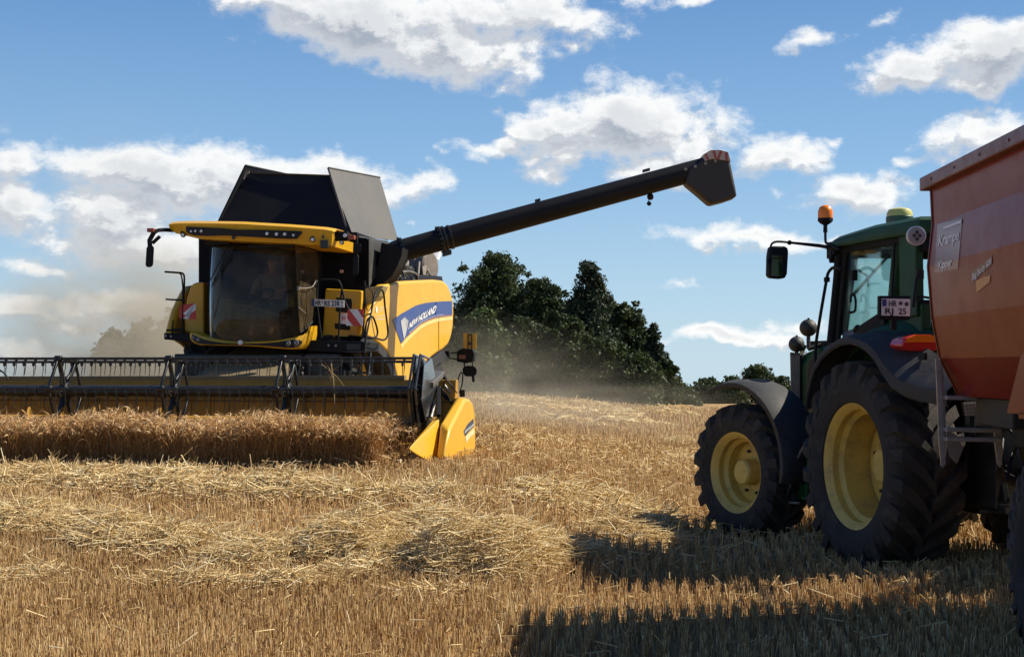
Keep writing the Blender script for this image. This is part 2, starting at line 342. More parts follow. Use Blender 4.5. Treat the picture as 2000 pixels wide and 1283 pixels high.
# litter over the whole field
n = 15000; Y = np.sqrt(rng.uniform(49, 900, n)); keep = rng.random(n) < np.clip((Y-6)/11, .22, 1); Y = Y[keep]; n = len(Y); X = rng.uniform(-1, 1, n)*(.36*Y+2); L = rng.uniform(.05, .22, n); th = rng.uniform(0, 6.28, n)
p = np.stack([X, Y, ground_z(X, Y)+rng.uniform(.03, .15, n)], -1); dv = np.stack([np.cos(th), np.sin(th), rng.normal(0, .35, n)], -1)*L[:, None]/2
r = .0022+.00028*Y*rng.uniform(.6, 1, n); v, l = stalks(np.stack([p-dv, p+dv], 1), np.stack([r, r], 1))
o = npmesh('straw_litter', v, 4, l, swm, np.repeat(np.clip(rng.normal(.4, .25, n), 0, 1), 6)); o['kind'] = 'stuff'; o['label'] = 'single broken straws scattered thinly over all the stubble'; o['category'] = 'straw'
# ---------------------------------------------------------------- standing grain
def wheat():
    n = 14000; u = rng.random(n); X = -9.5+u*7.82
    Yf = 17.75+.08*np.sin(X*2.1); Y = Yf+rng.random(n)**1.6*1.15+(-X-1.8)*.10; Z = ground_z(X, Y)
    edge = np.clip((-1.64-X)/.10, .75, 1)
    st = rng.random(n) < .006; X = np.where(st, rng.uniform(-1.75, -1.25, n), X); Y = np.where(st, rng.uniform(18.9, 19.5, n), Y); Z = ground_z(X, Y)
    h = rng.normal(.545, .06, n)*np.where(st, .75, 1)*(.93+.07*np.sin(X*3.3+Y))*(.75+.25*edge)
    lx, ly = rng.normal(.02, .10, n), rng.normal(-.05, .10, n)
    s = np.linspace(0, 1, 4)[None, :, None]; p0 = np.stack([X, Y, Z-.01], -1)[:, None]; dirv = np.stack([lx*h, ly*h, h], -1)[:, None]
    bend = np.stack([lx, ly, -np.abs(lx)*.2], -1)[:, None]*.5
    path = p0+dirv*s+bend*s**2.5; r = np.array([.0034, .003, .0026, .002])[None]*rng.uniform(.8, 1.3, (n, 1))
    v, l = stalks(path, r); A = (v, l, np.repeat(np.clip(rng.normal(.32, .2, n), 0, 1), 12))
    tip = path[:, -1]; th = rng.normal(-.4, 1.5, n); hl = rng.uniform(.075, .115, n); k = np.linspace(0, 1, 5)[None, :]
    droop = rng.uniform(.3, 2.3, n)[:, None]; ang = 1.2-droop*k
    step = np.stack([np.cos(th)[:, None]*np.cos(ang), np.sin(th)[:, None]*np.cos(ang), np.sin(ang)], -1)*(hl[:, None, None]/4)
    hp = tip[:, None]+np.cumsum(step, 1)-step[:, :1]; hr = np.array([.003, .0085, .009, .007, .002])[None]*rng.uniform(.8, 1.2, (n, 1))
    v, l = stalks(hp, hr, 4); B = (v, l, np.repeat(np.clip(rng.normal(.72, .18, n), 0, 1), 20))
    # awns: fine bristles from each ear
    m = 3; idx = np.repeat(np.arange(n), m); b0 = hp[idx, rng.integers(1, 5, n*m)]; dd = step[idx, 3]/np.linalg.norm(step[idx, 3], axis=1, keepdims=True)+rng.normal(0, .35, (n*m, 3))
    b1 = b0+dd*rng.uniform(.04, .08, (n*m, 1)); v, l = stalks(np.stack([b0, b1], 1), np.tile([[.0011, .0005]], (n*m, 1)))
    C = (v, l, np.full(len(v), .8))
    # dry leaf blades
    m = 5000; i2 = rng.integers(0, n, m); q = path[i2, 1]+(path[i2, 2]-path[i2, 1])*rng.random((m, 1)); th = rng.uniform(0, 6.28, m); L = rng.uniform(.08, .2, m)
    e1 = q+np.stack([np.cos(th)*L*.6, np.sin(th)*L*.6, L*.4], -1); e2 = e1+np.stack([np.cos(th)*L*.4, np.sin(th)*L*.4, -L*.6], -1)
    v, l = stalks(np.stack([q, e1, e2], 1), np.tile([[.003, .004, .001]], (m, 1))); Dd = (v, l, np.repeat(np.clip(rng.normal(.4, .2, m), 0, 1), 9))
    return join([A, B, C, Dd])
whm = straw_mat('ripe grain', (.40,.20,.075), (.68,.43,.18), (.88,.70,.42), .4)
J = wheat(); o = npmesh('standing_grain', J[0], 4, J[1], whm, J[2]); o['kind'] = 'stuff'; o['label'] = 'uncut strip of ripe brown grain standing before the reel'; o['category'] = 'grain'
# ---------------------------------------------------------------- trees
def leaf_mat(name, c1, c2, c3):
    m = straw_mat(name, c1, c2, c3, .25); m.node_tree.nodes['Principled BSDF'].inputs['Roughness'].default_value = .6; return m
LM = {'broad': leaf_mat('broad leaves', (.02,.034,.011), (.045,.07,.02), (.09,.12,.038)), 'fir': leaf_mat('fir needles', (.014,.026,.013), (.028,.046,.02), (.055,.075,.034)), 'bush': leaf_mat('bright leaves', (.03,.055,.012), (.06,.10,.022), (.10,.15,.035))}
bark = mat('bark', (.06,.045,.03), .9, dirt=.6, dirtcol=(.10,.085,.06), scale=6, bump=.6)
def tree(px, top, wpx, Y, label, kind='broad', n=16000, name='broadleaf_tree', group='trees behind the field', skirt=.02, seed=0, cat='tree'):
    R = np.random.default_rng(100+seed); n = int(n*1.9); X = (px-1000)/F*Y; gz = float(ground_z(X, Y)); ztop = CH+(718-top)/F*Y; H = ztop-gz; hw = wpx/2/F*Y
    rt = root(name, label, cat, (X, Y, gz), group)
    t = MB(); trunk = [V(X+math.sin(k*1.7+seed)*.05*k*.3, Y, gz-.2+H*.85*k/5) for k in range(6)]; r0 = H*.028
    t.tube(trunk, [r0*(1-.17*k) for k in range(6)], 8); blobs = []
    if kind == 'fir':
        for k in range(34):
            f = .04+.94*(k/34)**.9; rad = hw*(1-f)**.68*(.7+.55*R.random())
            for j in range(4 if f < .75 else 2):
                a = R.uniform(0, 6.28); tip = V(X+math.cos(a)*rad*.7, Y+math.sin(a)*rad*.7, gz+H*f-rad*.12)
                if k % 3 == 0: t.tube([V(X, Y, gz+H*f), tip], [r0*.3*(1-f)+.01, .012], 5)
                blobs.append((tip, .10*hw+.30*rad*R.uniform(.5, 1))); blobs.append((V(X, Y, gz+H*f)+(tip-V(X, Y, gz+H*f))*.5, .08*hw+.36*rad)); blobs.append((tip+(tip-V(X, Y, gz+H*f))*.35+V(0,0,.1), .05*hw+.10*rad))
    else:
        for k in range(9): f = .12+.62*k/8; blobs.append((V(X+math.sin(k*2.4)*hw*.25, Y+math.cos(k*2.4)*hw*.25, gz+H*f), hw*(.62 if f < .5 else .50)))
        m = 76
        for k in range(m):
            f = skirt+(1-skirt)*(k/m)**.9; prof = (math.sin(math.pi*min(1, .22+.74*f))**.55) if f > .35 else 1.0
            a = R.uniform(0, 6.28); q = R.random()**.4*.95; br = hw*R.uniform(.22, .40)*(1.15-.55*f)
            c = V(X+math.cos(a)*q*max(0, hw*prof-br*.55), Y+math.sin(a)*q*max(0, hw*prof-br*.55), gz+max(br*.45, H*f-br*.7)); blobs.append((c, br))
            if k % 3 == 0: t.tube([V(X, Y, gz+max(.3, H*f*.6)), (V(X, Y, gz+H*f*.8)+c)/2, c], [r0*.4, r0*.25, .015], 5)
        blobs.append((V(X, Y, ztop-hw*.22), hw*.22))
        for k in range(26):
            f = R.uniform(.3, 1.0); prof = (math.sin(math.pi*min(1, .22+.74*f))**.55); a = R.uniform(0, 6.28); q = R.uniform(.82, 1.0)
            blobs.append((V(X+math.cos(a)*q*hw*prof, Y+math.sin(a)*q*hw*prof, gz+H*min(f*R.uniform(.97, 1.03), .99)), hw*R.uniform(.07, .13)))
    t.build('trunk', bark, rt, smooth=60)
    w = np.array([b[1]**2 for b in blobs]); idx = R.choice(len(blobs), n, p=w/w.sum()); C = np.array([tuple(b[0]) for b in blobs])[idx]; B = np.array([b[1] for b in blobs])[idx]
    d = R.normal(size=(n, 3)); d /= np.linalg.norm(d, axis=1, keepdims=True); q = R.random(n)**.42*(1+R.normal(0, .13, n)); lump = 1+.22*np.sin(d[:, 0]*7+idx)*np.sin(d[:, 2]*6+idx*2)*np.sin(d[:, 1]*5)
    p = C+d*(B*q*lump)[:, None]*np.array([1, 1, .85]); ls = (.045+.0016*Y*.34)*R.uniform(.6, 1.6, n)
    nrm_ = d*.7+R.normal(0, .8, (n, 3)); nrm_ /= np.linalg.norm(nrm_, axis=1, keepdims=True); a1 = np.cross(nrm_, R.normal(size=(n, 3))); a1 /= np.linalg.norm(a1, axis=1, keepdims=True); a2 = np.cross(nrm_, a1)
    L = ls[:, None]; v = np.stack([p-a1*L, p+a2*L*.55, p+a1*L, p-a2*L*.55], 1).reshape(-1, 3); v[:, 2] = np.maximum(v[:, 2], gz+.02)
    rv = np.clip(.45+.2*R.normal(size=n)+.25*(R.random(len(blobs))[idx]-.5), 0, 1)
    npmesh('crown', v, 4, np.arange(4*n), LM['bush' if kind == 'bush' else kind], np.repeat(rv, 4), rt); return rt
TG = 'trees in the wood behind the field'
tree(962, 488, 210, 82, 'tallest broad dark tree of the wood, right behind the yellow combine', n=36000, seed=1, group=TG)
tree(1058, 540, 150, 80, 'dark broadleaf tree between the tallest tree and the pointed conifer', n=26000, seed=2, group=TG)
tree(1150, 504, 185, 78, 'pointed dark conifer standing above the middle of the wood', 'fir', 26000, 'conifer_tree', seed=3, group=TG)
tree(1100, 585, 120, 81, 'dark tree filling the gap left of the pointed conifer', n=16000, seed=22, group=TG)
tree(1190, 585, 100, 81, 'dark tree standing close behind the right flank of the conifer', n=14000, seed=23, group=TG)
tree(1222, 592, 130, 80, 'dark tree sloping down from the conifer toward the field', n=24000, seed=4, group=TG)
tree(1277, 628, 100, 77, 'slim ragged tree at the right end of the wood', 'fir', 9000, 'conifer_tree', seed=5, group=TG)
tree(1300, 700, 71, 76, 'low rounded tree ending the wood on the right', n=8000, seed=6, group=TG)
tree(884, 612, 105, 80, 'dark tree mostly hidden by the rear of the yellow combine', n=12000, seed=21, group=TG)
tree(938, 600, 132, 72, 'brighter green leafy bush beside the rear of the combine', 'bush', 16000, 'bush', seed=7, group='bushes edging the wood', cat='bush')
tree(1030, 622, 153, 75, 'dense dark bush under the tallest tree, half veiled by dust', n=17000, name='bush', seed=8, group='bushes edging the wood', cat='bush')
tree(1110, 612, 130, 74, 'tall bush standing in front of the pointed conifer', n=15000, name='bush', seed=9, group='bushes edging the wood', cat='bush')
tree(1180, 655, 142, 74, 'wide leafy bush right of the conifer foot', n=15000, name='bush', seed=10, group='bushes edging the wood', cat='bush')
tree(1245, 690, 124, 73, 'low bush under the sloping trees near the wood end', n=12000, name='bush', seed=11, group='bushes edging the wood', cat='bush')
tree(1335, 752, 66, 100, 'lowest shrub filling the dip between wood and far trees', n=6000, name='bush', seed=12, group='bushes edging the wood', cat='bush')
FG = 'far trees above the tractor front fender'
tree(1382, 738, 68, 130, 'round far tree at the left end of the distant row', n=6000, seed=13, group=FG)
tree(1432, 734, 66, 128, 'far tree behind the lit tip of the front fender', n=6000, seed=14, group=FG)
tree(1478, 711, 90, 132, 'tallest far tree, open crown just above the front fender', n=5500, seed=15, group=FG, skirt=.4)
tree(1525, 733, 55, 130, 'small far tree beside the tractor hood', n=4500, seed=16, group=FG)
HG = 'dust veiled trees left of the combine'
tree(222, 642, 100, 66, 'low tree at the left end of the dust veiled row', n=7000, seed=17, group=HG)
tree(285, 622, 106, 66, 'middle tree of the dust veiled row', n=7000, seed=18, group=HG)
tree(350, 598, 118, 68, 'taller dust veiled tree just left of the combine warning board', n=9000, seed=19, group=HG)
# ================================================================ machine helpers
class Frame:
    """a machine's own frame: r to the right as seen from the camera, b away from the camera, z up; and planes through it"""
    def __init__(s, O, ang, z0): s.O = V(O[0], O[1], z0); s.r = V(math.cos(ang), -math.sin(ang), 0); s.b = V(math.sin(ang), math.cos(ang), 0); s.z0 = z0
    def l(s, x, y, z): return s.O+s.r*x+s.b*y+V(0, 0, z)
    def hit(s, px, py, n, q):
        dr = V((px-1000)/F, 1, (718-py)/F); return V(0, 0, CH)+dr*((q-V(0,0,CH)).dot(n)/dr.dot(n))
    def d(s, px, py, y): return s.hit(px, py, s.b, s.O+s.b*y)
    def s(s, px, py, x, slope=0.0, y0=0.0): return s.hit(px, py, (s.r-s.b*slope).normalized(), s.O+s.r*x+s.b*y0)
def textmesh(body, bold=.0, sp=1.0):
    c = bpy.data.curves.new('lettering', 'FONT'); c.body = body; c.size = 1; c.offset = bold; c.space_character = sp; c.resolution_u = 3
    o = bpy.data.objects.new('lettering', c); COL.objects.link(o); bpy.context.view_layer.update()
    me = bpy.data.meshes.new_from_object(o.evaluated_get(bpy.context.evaluated_depsgraph_get())); bpy.data.objects.remove(o); bpy.data.curves.remove(c)
    vs = [tuple(v.co) for v in me.vertices]; fs = [tuple(p.vertices) for p in me.polygons]; bpy.data.meshes.remove(me)
    x0, x1 = min(v[0] for v in vs), max(v[0] for v in vs); y1 = .70
    return [((v[0]-x0)/(x1-x0), v[1]/y1) for v in vs], fs
def lettering(body, fn, m, parent, bold=.0, sp=1.0, name='lettering'):
    """fn(x 0..1, y 0..1) gives the world point of each letter vertex"""
    vs, fs = textmesh(body, bold, sp); mb = MB().add([fn(x, y) for x, y in vs], fs); return mb.build(name, m, parent)
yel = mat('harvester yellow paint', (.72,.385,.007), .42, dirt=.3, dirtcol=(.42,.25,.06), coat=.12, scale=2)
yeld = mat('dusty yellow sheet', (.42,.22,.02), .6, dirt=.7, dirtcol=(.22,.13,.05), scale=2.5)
blk = mat('black plastic', (.008,.009,.011), .6, spec=.2, dirt=.25, dirtcol=(.03,.028,.024), scale=3)
gry = mat('black dusty panel', (.022,.023,.024), .5, dirt=.5, dirtcol=(.07,.065,.055), scale=1.5)
steel = mat('dark painted steel', (.02,.021,.022), .3, .3, dirt=.4, dirtcol=(.09,.08,.06), scale=5)
zinc = mat('bare worn steel', (.30,.285,.26), .5, .6, dirt=.5, dirtcol=(.16,.13,.10), scale=6)
rub = mat('tyre rubber', (.014,.013,.0125), .8, dirt=.85, dirtcol=(.075,.06,.048), scale=3, bump=.4)
whitep = mat('white enamel', (.75,.75,.73), .35, dirt=.25, scale=6)
redp = mat('reflective red', (.55,.02,.015), .4, dirt=.2, scale=6)
bluep = mat('blue decal', (.015,.05,.22), .35, dirt=.15, scale=3)
silver = mat('silver decal', (.62,.62,.60), .35, .3, dirt=.2, scale=5)
copper = mat('copper line', (.50,.22,.07), .4, dirt=.1)
lens = mat('lamp lens', (.75,.76,.74), .12, coat=1, dirt=.2)
orange = mat('orange lens', (.95,.22,.0), .3, dirt=.05, dirtcol=(.7,.15,0))
mirr = mat('mirror glass', (.75,.78,.76), .03, 1.0, dirt=.08)
ink = mat('black ink', (.008,.008,.009), .6, spec=.3)
skin_m = mat('skin', (.42,.24,.16), .55); shirt_m = mat('grey shirt', (.22,.20,.17), .8, scale=9); jeans_m = mat('dark trousers', (.03,.035,.05), .8); hair_m = mat('short brown hair', (.05,.03,.02), .7)
def glass(name, tint, gloss=.5, dust=.05, dustc=(.35,.30,.22)):
    m = bpy.data.materials.new(name); m.use_nodes = True; t = m.node_tree; t.nodes.clear()
    tr = nd(t, 'ShaderNodeBsdfTransparent'); tr.inputs[0].default_value = (*tint, 1); gl = nd(t, 'ShaderNodeBsdfGlossy'); gl.inputs['Roughness'].default_value = .03
    df = nd(t, 'ShaderNodeBsdfDiffuse'); df.inputs[0].default_value = (*dustc, 1); fr = nd(t, 'ShaderNodeFresnel'); fr.inputs[0].default_value = 1.45
    m1 = nd(t, 'ShaderNodeMixShader'); t.links.new(mth(t, 'MULTIPLY', fr.outputs[0], gloss*2, clamp=True), m1.inputs[0]); t.links.new(tr.outputs[0], m1.inputs[1]); t.links.new(gl.outputs[0], m1.inputs[2])
    n = noise(t, nd(t, 'ShaderNodeTexCoord').outputs['Object'], 2.2, 5, .6); m2 = nd(t, 'ShaderNodeMixShader')
    t.links.new(smooth(t, n, .35, .7, dust*.4, dust*1.6), m2.inputs[0]); t.links.new(m1.outputs[0], m2.inputs[1]); t.links.new(df.outputs[0], m2.inputs[2])
    t.links.new(m2.outputs[0], nd(t, 'ShaderNodeOutputMaterial').inputs[0]); return m
cabglass = glass('dusty cab glass with painted reflection', (.55,.50,.40), .36, .10, (.42,.33,.20)); tglass = glass('green tinted glass', (.84,.95,.92), .3, .03, (.3,.36,.33))  # brown dust film also paints the field's reflection on the cab glass
def wheel(parent, c, ax, R, W, rimR, n, rimmat, hubr=.12, hubout=.12, dish=.16, lug=.055, bolts=8, deep=.75, boltm=None, name='wheel', turn=0.0):
    """ag wheel; ax points out of the visible side. parts: hub plate > tyre with its bars, rim, wheel nuts"""
    c = Vector(c); ax = Vector(ax).normalized(); h = W/2; D = R-rimR
    hub = MB(); hub.lathe([(.01, h-dish-.01), (rimR*.80, h-dish-.01), (rimR*.80, h-dish+.012), (rimR*.35, h-dish+.03), (hubr*1.15, h-dish+.03), (hubr*1.1, h-dish+hubout), (hubr*.95, h-dish+hubout+.02), (.01, h-dish+hubout+.025)], c, ax, 40)
    hub.tube([c-ax*h*2.4, c+ax*(h-dish)], hubr*.8, 16)
    w = hub.build(name, rimmat, parent, smooth=35)
    body = [(rimR+.005, h*deep), (rimR+.02, h*.93), (rimR+D*.25, h*1.03), (rimR+D*.55, h*1.06), (R-lug-.05, h*.98), (R-lug-.012, h*.84), (R-lug, h*.4), (R-lug+.004, 0)]
    prof = body+[(r_, -x) for r_, x in body[::-1][1:]]+[(rimR-.02, -h*.5), (rimR-.02, h*.5)]
    t = MB(); t.lathe(prof, c, ax, 72, closed=True)
    x = ax.cross(V(0,0,1)).normalized(); y = ax.cross(x)
    def P(a, r_, q): return c+ax*q+r_*(math.cos(a)*x+math.sin(a)*y)
    pitch = 2*math.pi/n; th = pitch*.17
    for sgn in (-1, 1):
        for k in range(n):
            a0 = turn+(k+(.5 if sgn > 0 else 0))*pitch; rings = []
            for f, rr, q in ((-.05, R-.006, -.04), (.35, R, .30), (.72, R-.004, .72), (.92, R-.02, 1.0), (1.0, R-lug-.075, 1.085), (1.03, R-lug-.15, 1.07)):
                a = a0+f*pitch*1.15; wd = th*(1+.25*(q > .6)); base = R-lug-.02 if q < .9 else (R-lug-.07 if q < 1.05 else R-lug-.16)
                qi = q*h*sgn; base_q = qi if q < .9 else (.93*h*sgn if q < 1.05 else .98*h*sgn)
                rings.append([P(a-wd*1.25, base, base_q), P(a-wd, rr, qi), P(a+wd, rr, qi), P(a+wd*1.25, base, base_q)])
            t.loft(rings)
    t.build('tyre', rub, w, smooth=38)
    rm = MB(); o_ = h*deep+.03
    rm.lathe([(rimR+.03, o_), (rimR+.035, o_-.015), (rimR-.005, o_-.03), (rimR-.03, o_-.07), (rimR-.03, o_-.12), (rimR-.07, o_-.15), (rimR-.07, h-dish-.06), (rimR-.10, h-dish-.09), (rimR-.10, -h*.6), (rimR+.02, -h*.72), (rimR-.0, -h*.74),(rimR-.12, -h*.6), (rimR-.12, h-dish-.10), (rimR-.09, h-dish-.05), (rimR-.09, o_-.165),(rimR-.05, o_-.13), (rimR-.05, o_-.065), (rimR-.0, o_-.01)], c, ax, 56, closed=True)
    rm.build('rim', rimmat, w, smooth=30)
    b = MB()
    for k in range(bolts):
        a = k*2*math.pi/bolts+.3; p = P(a, rimR*.55, h-dish+.02); b.lathe([(.018, 0), (.018, .035), (.01, .04), (.001, .04)], p, ax, 6)
    b.build('wheel_nuts', boltm or steel, w); return w
def lamp(mb_body, mb_lens, p, n, r): mb_body.lathe([(r*1.25, -.03), (r*1.25, .008), (r, .010), (r*.98, 0)], p, n, 20); mb_lens.lathe([(r*.97, -.002), (r*.9, .006), (.001, .009)], p, n, 20)
# ================================================================ combine harvester
CZ = .59
C = Frame((-3.9, 22.3), math.radians(9), CZ); fw = -C.b; rt_ = C.r
comb = root('combine_harvester', 'large yellow and black combine harvester cutting grain with its unloading pipe swung out', 'combine harvester', C.l(-.2, 1.0, 0))
# ---- chassis, underbody and light-blocking core
m = MB(); m.box(C.l(-.2, 3.6, 1.15), (2.0, 5.0, .9), C.r, C.b); m.box(C.l(-.2, 1.05, 1.30), (2.7, 1.5, .36), C.r, C.b); m.box(C.l(-.2, 3.9, 2.0), (2.75, 4.2, 1.1), C.r, C.b); m.box(C.l(-.2, 1.3, .95), (3.0, .34, .34), C.r, C.b)  # includes an added dark core box that blocks light through the body
ch = m.build('chassis', steel, comb, bevel=.02)
# feeder house
p0 = [C.l(-.85, -1.35, .35), C.l(.55, -1.35, .35), C.l(.55, -1.35, .95), C.l(-.85, -1.35, .95)]; p1 = [C.l(-.72, 1.0, 1.0), C.l(.42, 1.0, 1.0), C.l(.42, 1.0, 1.62), C.l(-.72, 1.0, 1.62)]
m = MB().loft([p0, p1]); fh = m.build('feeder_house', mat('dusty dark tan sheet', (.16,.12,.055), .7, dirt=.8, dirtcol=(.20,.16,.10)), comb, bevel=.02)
m = MB()
for sx in (-.9, .6): m.tube([C.l(sx, .9, 1.5), C.l(sx, -1.2, .55)], [.05, .05], 10); m.tube([C.l(sx*1.02, .4, 1.35), C.l(sx*1.02, -.6, .95)], .028, 8)
m.build('lift_cylinder', steel, fh, smooth=40)
# wheels
wheel(comb, C.l(-1.17, 1.35, .90), -C.b*.0-C.r, .98, .72, .46, 20, yel, lug=.06)
wheel(comb, C.l(.93, 1.35, .90), C.r, .98, .72, .46, 20, yel, lug=.06)
wheel(comb, C.l(1.38, 5.15, .72), C.r, .74, .5, .36, 18, yel, lug=.05)
wheel(comb, C.l(-1.68, 5.15, .72), -C.r, .74, .5, .36, 18, yel, lug=.05)
# ---- side panels
SL = .06
def sp(px, py, out=0.0): return C.s(px, py, 1.54+out, SL, 1.6)
outl = [(748,556),(770,551.5),(790,549),(820,547.3),(850,546.2),(866,548),(875,556),(881,570),(885.5,588),(886.5,612),(885,640),(881,660),(876,673),(866,683),(856,689),(845,697),(833.5,708),(822,722),(812,742),(803,765),(785,772),(778,745),(770,712),(757,688),(742,673),(728,664),(713,657),(719,630),(726,603),(737,577)]
m = MB().prism([sp(*q) for q in outl], -C.r*.14); pn = m.build('side_panel', yel, comb, bevel=.05, smooth=30)
pn['label'] = 'sunlit yellow side panel with blue lettered stripe'
cen = C.l(-.2, 0, 0)
m = MB().prism([q-2*C.r*(q-cen).dot(C.r) for q in [sp(*a) for a in outl]], C.r*.14); m.build('side_panel', yel, comb, bevel=.05, smooth=30)
# decal: blue band, copper line, pale trim under it
up = [(767,625),(783,613.5),(813,596.5),(832,591.5),(849.5,589.6),(866,588.5),(883,588)]; lo = [(783.5,671),(799,653),(823,631.5),(838,624),(851.5,619.5),(867,616.8),(883.5,615)]
def band(name, A, B, out, mt, th=.004):
    m = MB()
    for i in range(len(A)-1): m.prism([sp(*A[i], out), sp(*A[i+1], out), sp(*B[i+1], out), sp(*B[i], out)], -C.r*th)
    return m.build(name, mt, pn)
sh = lambda L, k, x=0: [(a+x, b+k) for a, b in L]
band('blue_stripe', up, lo, .008, bluep)
band('pale_trim', [(a-.3*0, b+3) for a, b in lo], [(a, b+9.5) for a, b in lo], .0065, mat('pale yellow trim', (.85,.62,.20), .35, dirt=.2))
band('copper_line', [(a, b+.1) for a, b in lo[1:]], [(a, b+1.7) for a, b in lo[1:]], .012, copper)
band('silver_line', [(a, b-3.2) for a, b in lo[1:-1]], [(a, b-2.4) for a, b in lo[1:-1]], .0125, silver)
lf = MB()
for k in range(-3, 4):      # leaf emblem: fanned silver blades
    a = [(790.5+k*1.9-.85, 636+abs(k)*-.5), (790.5+k*2.1-.9, 622+abs(k)*1.6), (790.5+k*1.9, 617.5+abs(k)*2.4), (790.5+k*2.1+.9, 622+abs(k)*1.6), (790.5+k*1.4+.7, 640), (790+k*.5, 658), (789.4, 664)]
    lf.prism([sp(*q, .014) for q in a], -C.r*.003)
lf.build('leaf_emblem', silver, pn)
lettering('NEW HOLLAND', lambda x, y: sp(797.5+x*52.5+y*3.4, 642.5-40*x+7.5*x*x-y*(12.2+2.2*x), .015), whitep, pn, .035, .95)
m = MB(); m.tube([sp(857,x,.004) for x in (618,640,665,684)], .006, 5); m.tube([sp(851.5,x,.012) for x in (590,604,618.5)], .004, 5); m.tube([sp(727,600,.004), sp(750,578,.004)], .004, 5)
[q_.build('panel_gap', ink, pn) for q_ in m.pieces()]
m = MB(); m.lathe([(.055, 0), (.055, .006), (.001, .006)], sp(735, 605), C.r, 24); m.build('round_sticker', whitep, pn)
m = MB()
for x0, x1, yy in ((741,750,602),(752,757,601),(741,748,607.5),(735,745,619),(747,757,617.5),(735,752,624)): m.prism([sp(x0, yy, .003), sp(x1, yy-.7, .003), sp(x1, yy-1.9, .003), sp(x0, yy-1.2, .003)], -C.r*.003)
m.build('small_print', silver, pn)
# wheel arch liners
m = MB(); arc = [(713,657),(728,664),(742,673),(757,688),(770,712),(778,745),(783,768)]
m.loft([[sp(*q, -.01) for q in arc], [sp(*q, -.01)-C.r*.5 for q in arc]], caps=False, closed=False)
arc2 = [(x-9, y+8) for x, y in arc]; m.loft([[sp(*q, .0) for q in arc], [sp(*q, .0) for q in arc2], [sp(*q, .0)-C.r*.45 for q in arc2]], caps=False, closed=False)
arc = [(866,683),(856,689),(845,697),(833.5,708),(822,722),(812,742)]; m.loft([[sp(*q, -.02) for q in arc], [sp(x+9, y+16, -.02) for x, y in arc], [sp(x+9, y+16, -.02)-C.r*.4 for x, y in arc]], caps=False, closed=False)
m.build('wheel_arch', gry, comb, smooth=50)
m = MB().prism([sp(838,700,-.1), sp(866,684,-.1), sp(861,712,-.1), sp(878,745,-.1), sp(884,770,-.1), sp(842,770,-.1), sp(822,735,-.1)], -C.r*.3); m.build('rear_skirt', gry, comb, bevel=.02)
# ---- front yellow panels beside the cab
m = MB().prism([C.d(x, y, .95) for x, y in ((635,563.5),(707,567.5),(702,664),(629,658))], C.b*.5)
fp = m.build('front_panel', yel, comb, bevel=.03)
m = MB()
for q in (((656,581),(686,584),(687,596),(684,611),(655,608),(656,596)), ((653,631),(683,634),(683,645),(654,642)), ((697,656),(704,657),(704,661),(697,660))): m.prism([C.d(x, y, .93) for x, y in q], C.b*.03)
m.build('handle_recess', ink, fp, bevel=.01)
m = MB().prism([C.d(x, y, 1.15) for x, y in ((708,566),(724,561),(749,557),(740,578),(722,601),(716,625),(712,655),(700,664))], C.b*.35); m.build('corner_panel', mat('dull greenish yellow plastic', (.36,.30,.12), .5, dirt=.5), comb, bevel=.02)
lp = [(398,551),(384,551.5),(376,554),(370,563),(364,585),(360,620),(361,648),(380,652),(398,654)]
m = MB().prism([C.d(x, y, .95) for x, y in lp], C.b*.5); m.build('front_panel', yel, comb, bevel=.03)
# ---- platforms
m = MB().prism([C.d(x, y, .35) for x, y in ((600,664),(712,667),(712,686),(690,690),(600,686))], C.b*.9); pf = m.build('platform', blk, comb, bevel=.012)
m = MB().prism([C.d(x, y, .35) for x, y in ((320,650),(378,652),(378,668),(320,663))], C.b*.8); m.build('platform', blk, comb, bevel=.012)
m = MB(); l2 = MB()
for x, y in ((642,674.5),(656,675),(324,656),(334,657)): lamp(m, l2, C.d(x, y, .34), fw, .022)
m.build('lamp_housing', blk, pf); l2.build('lamp_lens', mat('dull lamp lens', (.25,.25,.25), .3), pf)
m = MB().prism([C.d(x, y, .33) for x, y in ((677,671),(704,672),(704,683),(677,683))], C.b*.03); m.box(C.d(697,686.5,.2), (.28,.03,.02), C.r, C.b); m.build('step_plate', gry, pf)
m = MB()
for k in range(3): m.box(C.l(1.35, .5-.12*k, 1.18-.27*k), (.50, .2, .035), C.r, C.b)
m.bar(C.l(1.1, .55, 1.5), C.l(1.1, .2, .6), .03, .05); m.bar(C.l(1.6, .55, 1.5), C.l(1.6, .2, .6), .03, .05)
m.build('ladder', steel, comb)
m = MB(); R_ = random.Random(3)
for k in range(26):
    a = C.l(R_.uniform(.2, 1.5), R_.uniform(.2, .8), R_.uniform(.95, 1.45)); b_ = a+C.r*R_.uniform(-.3, .3)+C.b*R_.uniform(-.3, .3)+V(0,0,R_.uniform(-.35,.1)); m.tube(curve([a, (a+b_)/2+V(0,0,R_.uniform(-.12,.12)), b_], 5), R_.uniform(.008, .02), 6)
for x in (1.52, 1.62, 1.71): m.tube([C.l(x-.35, .2, .7), C.l(x-.35, .2, 1.22)], .022, 8)
m.build('hydraulic_hose', steel, comb, smooth=60)
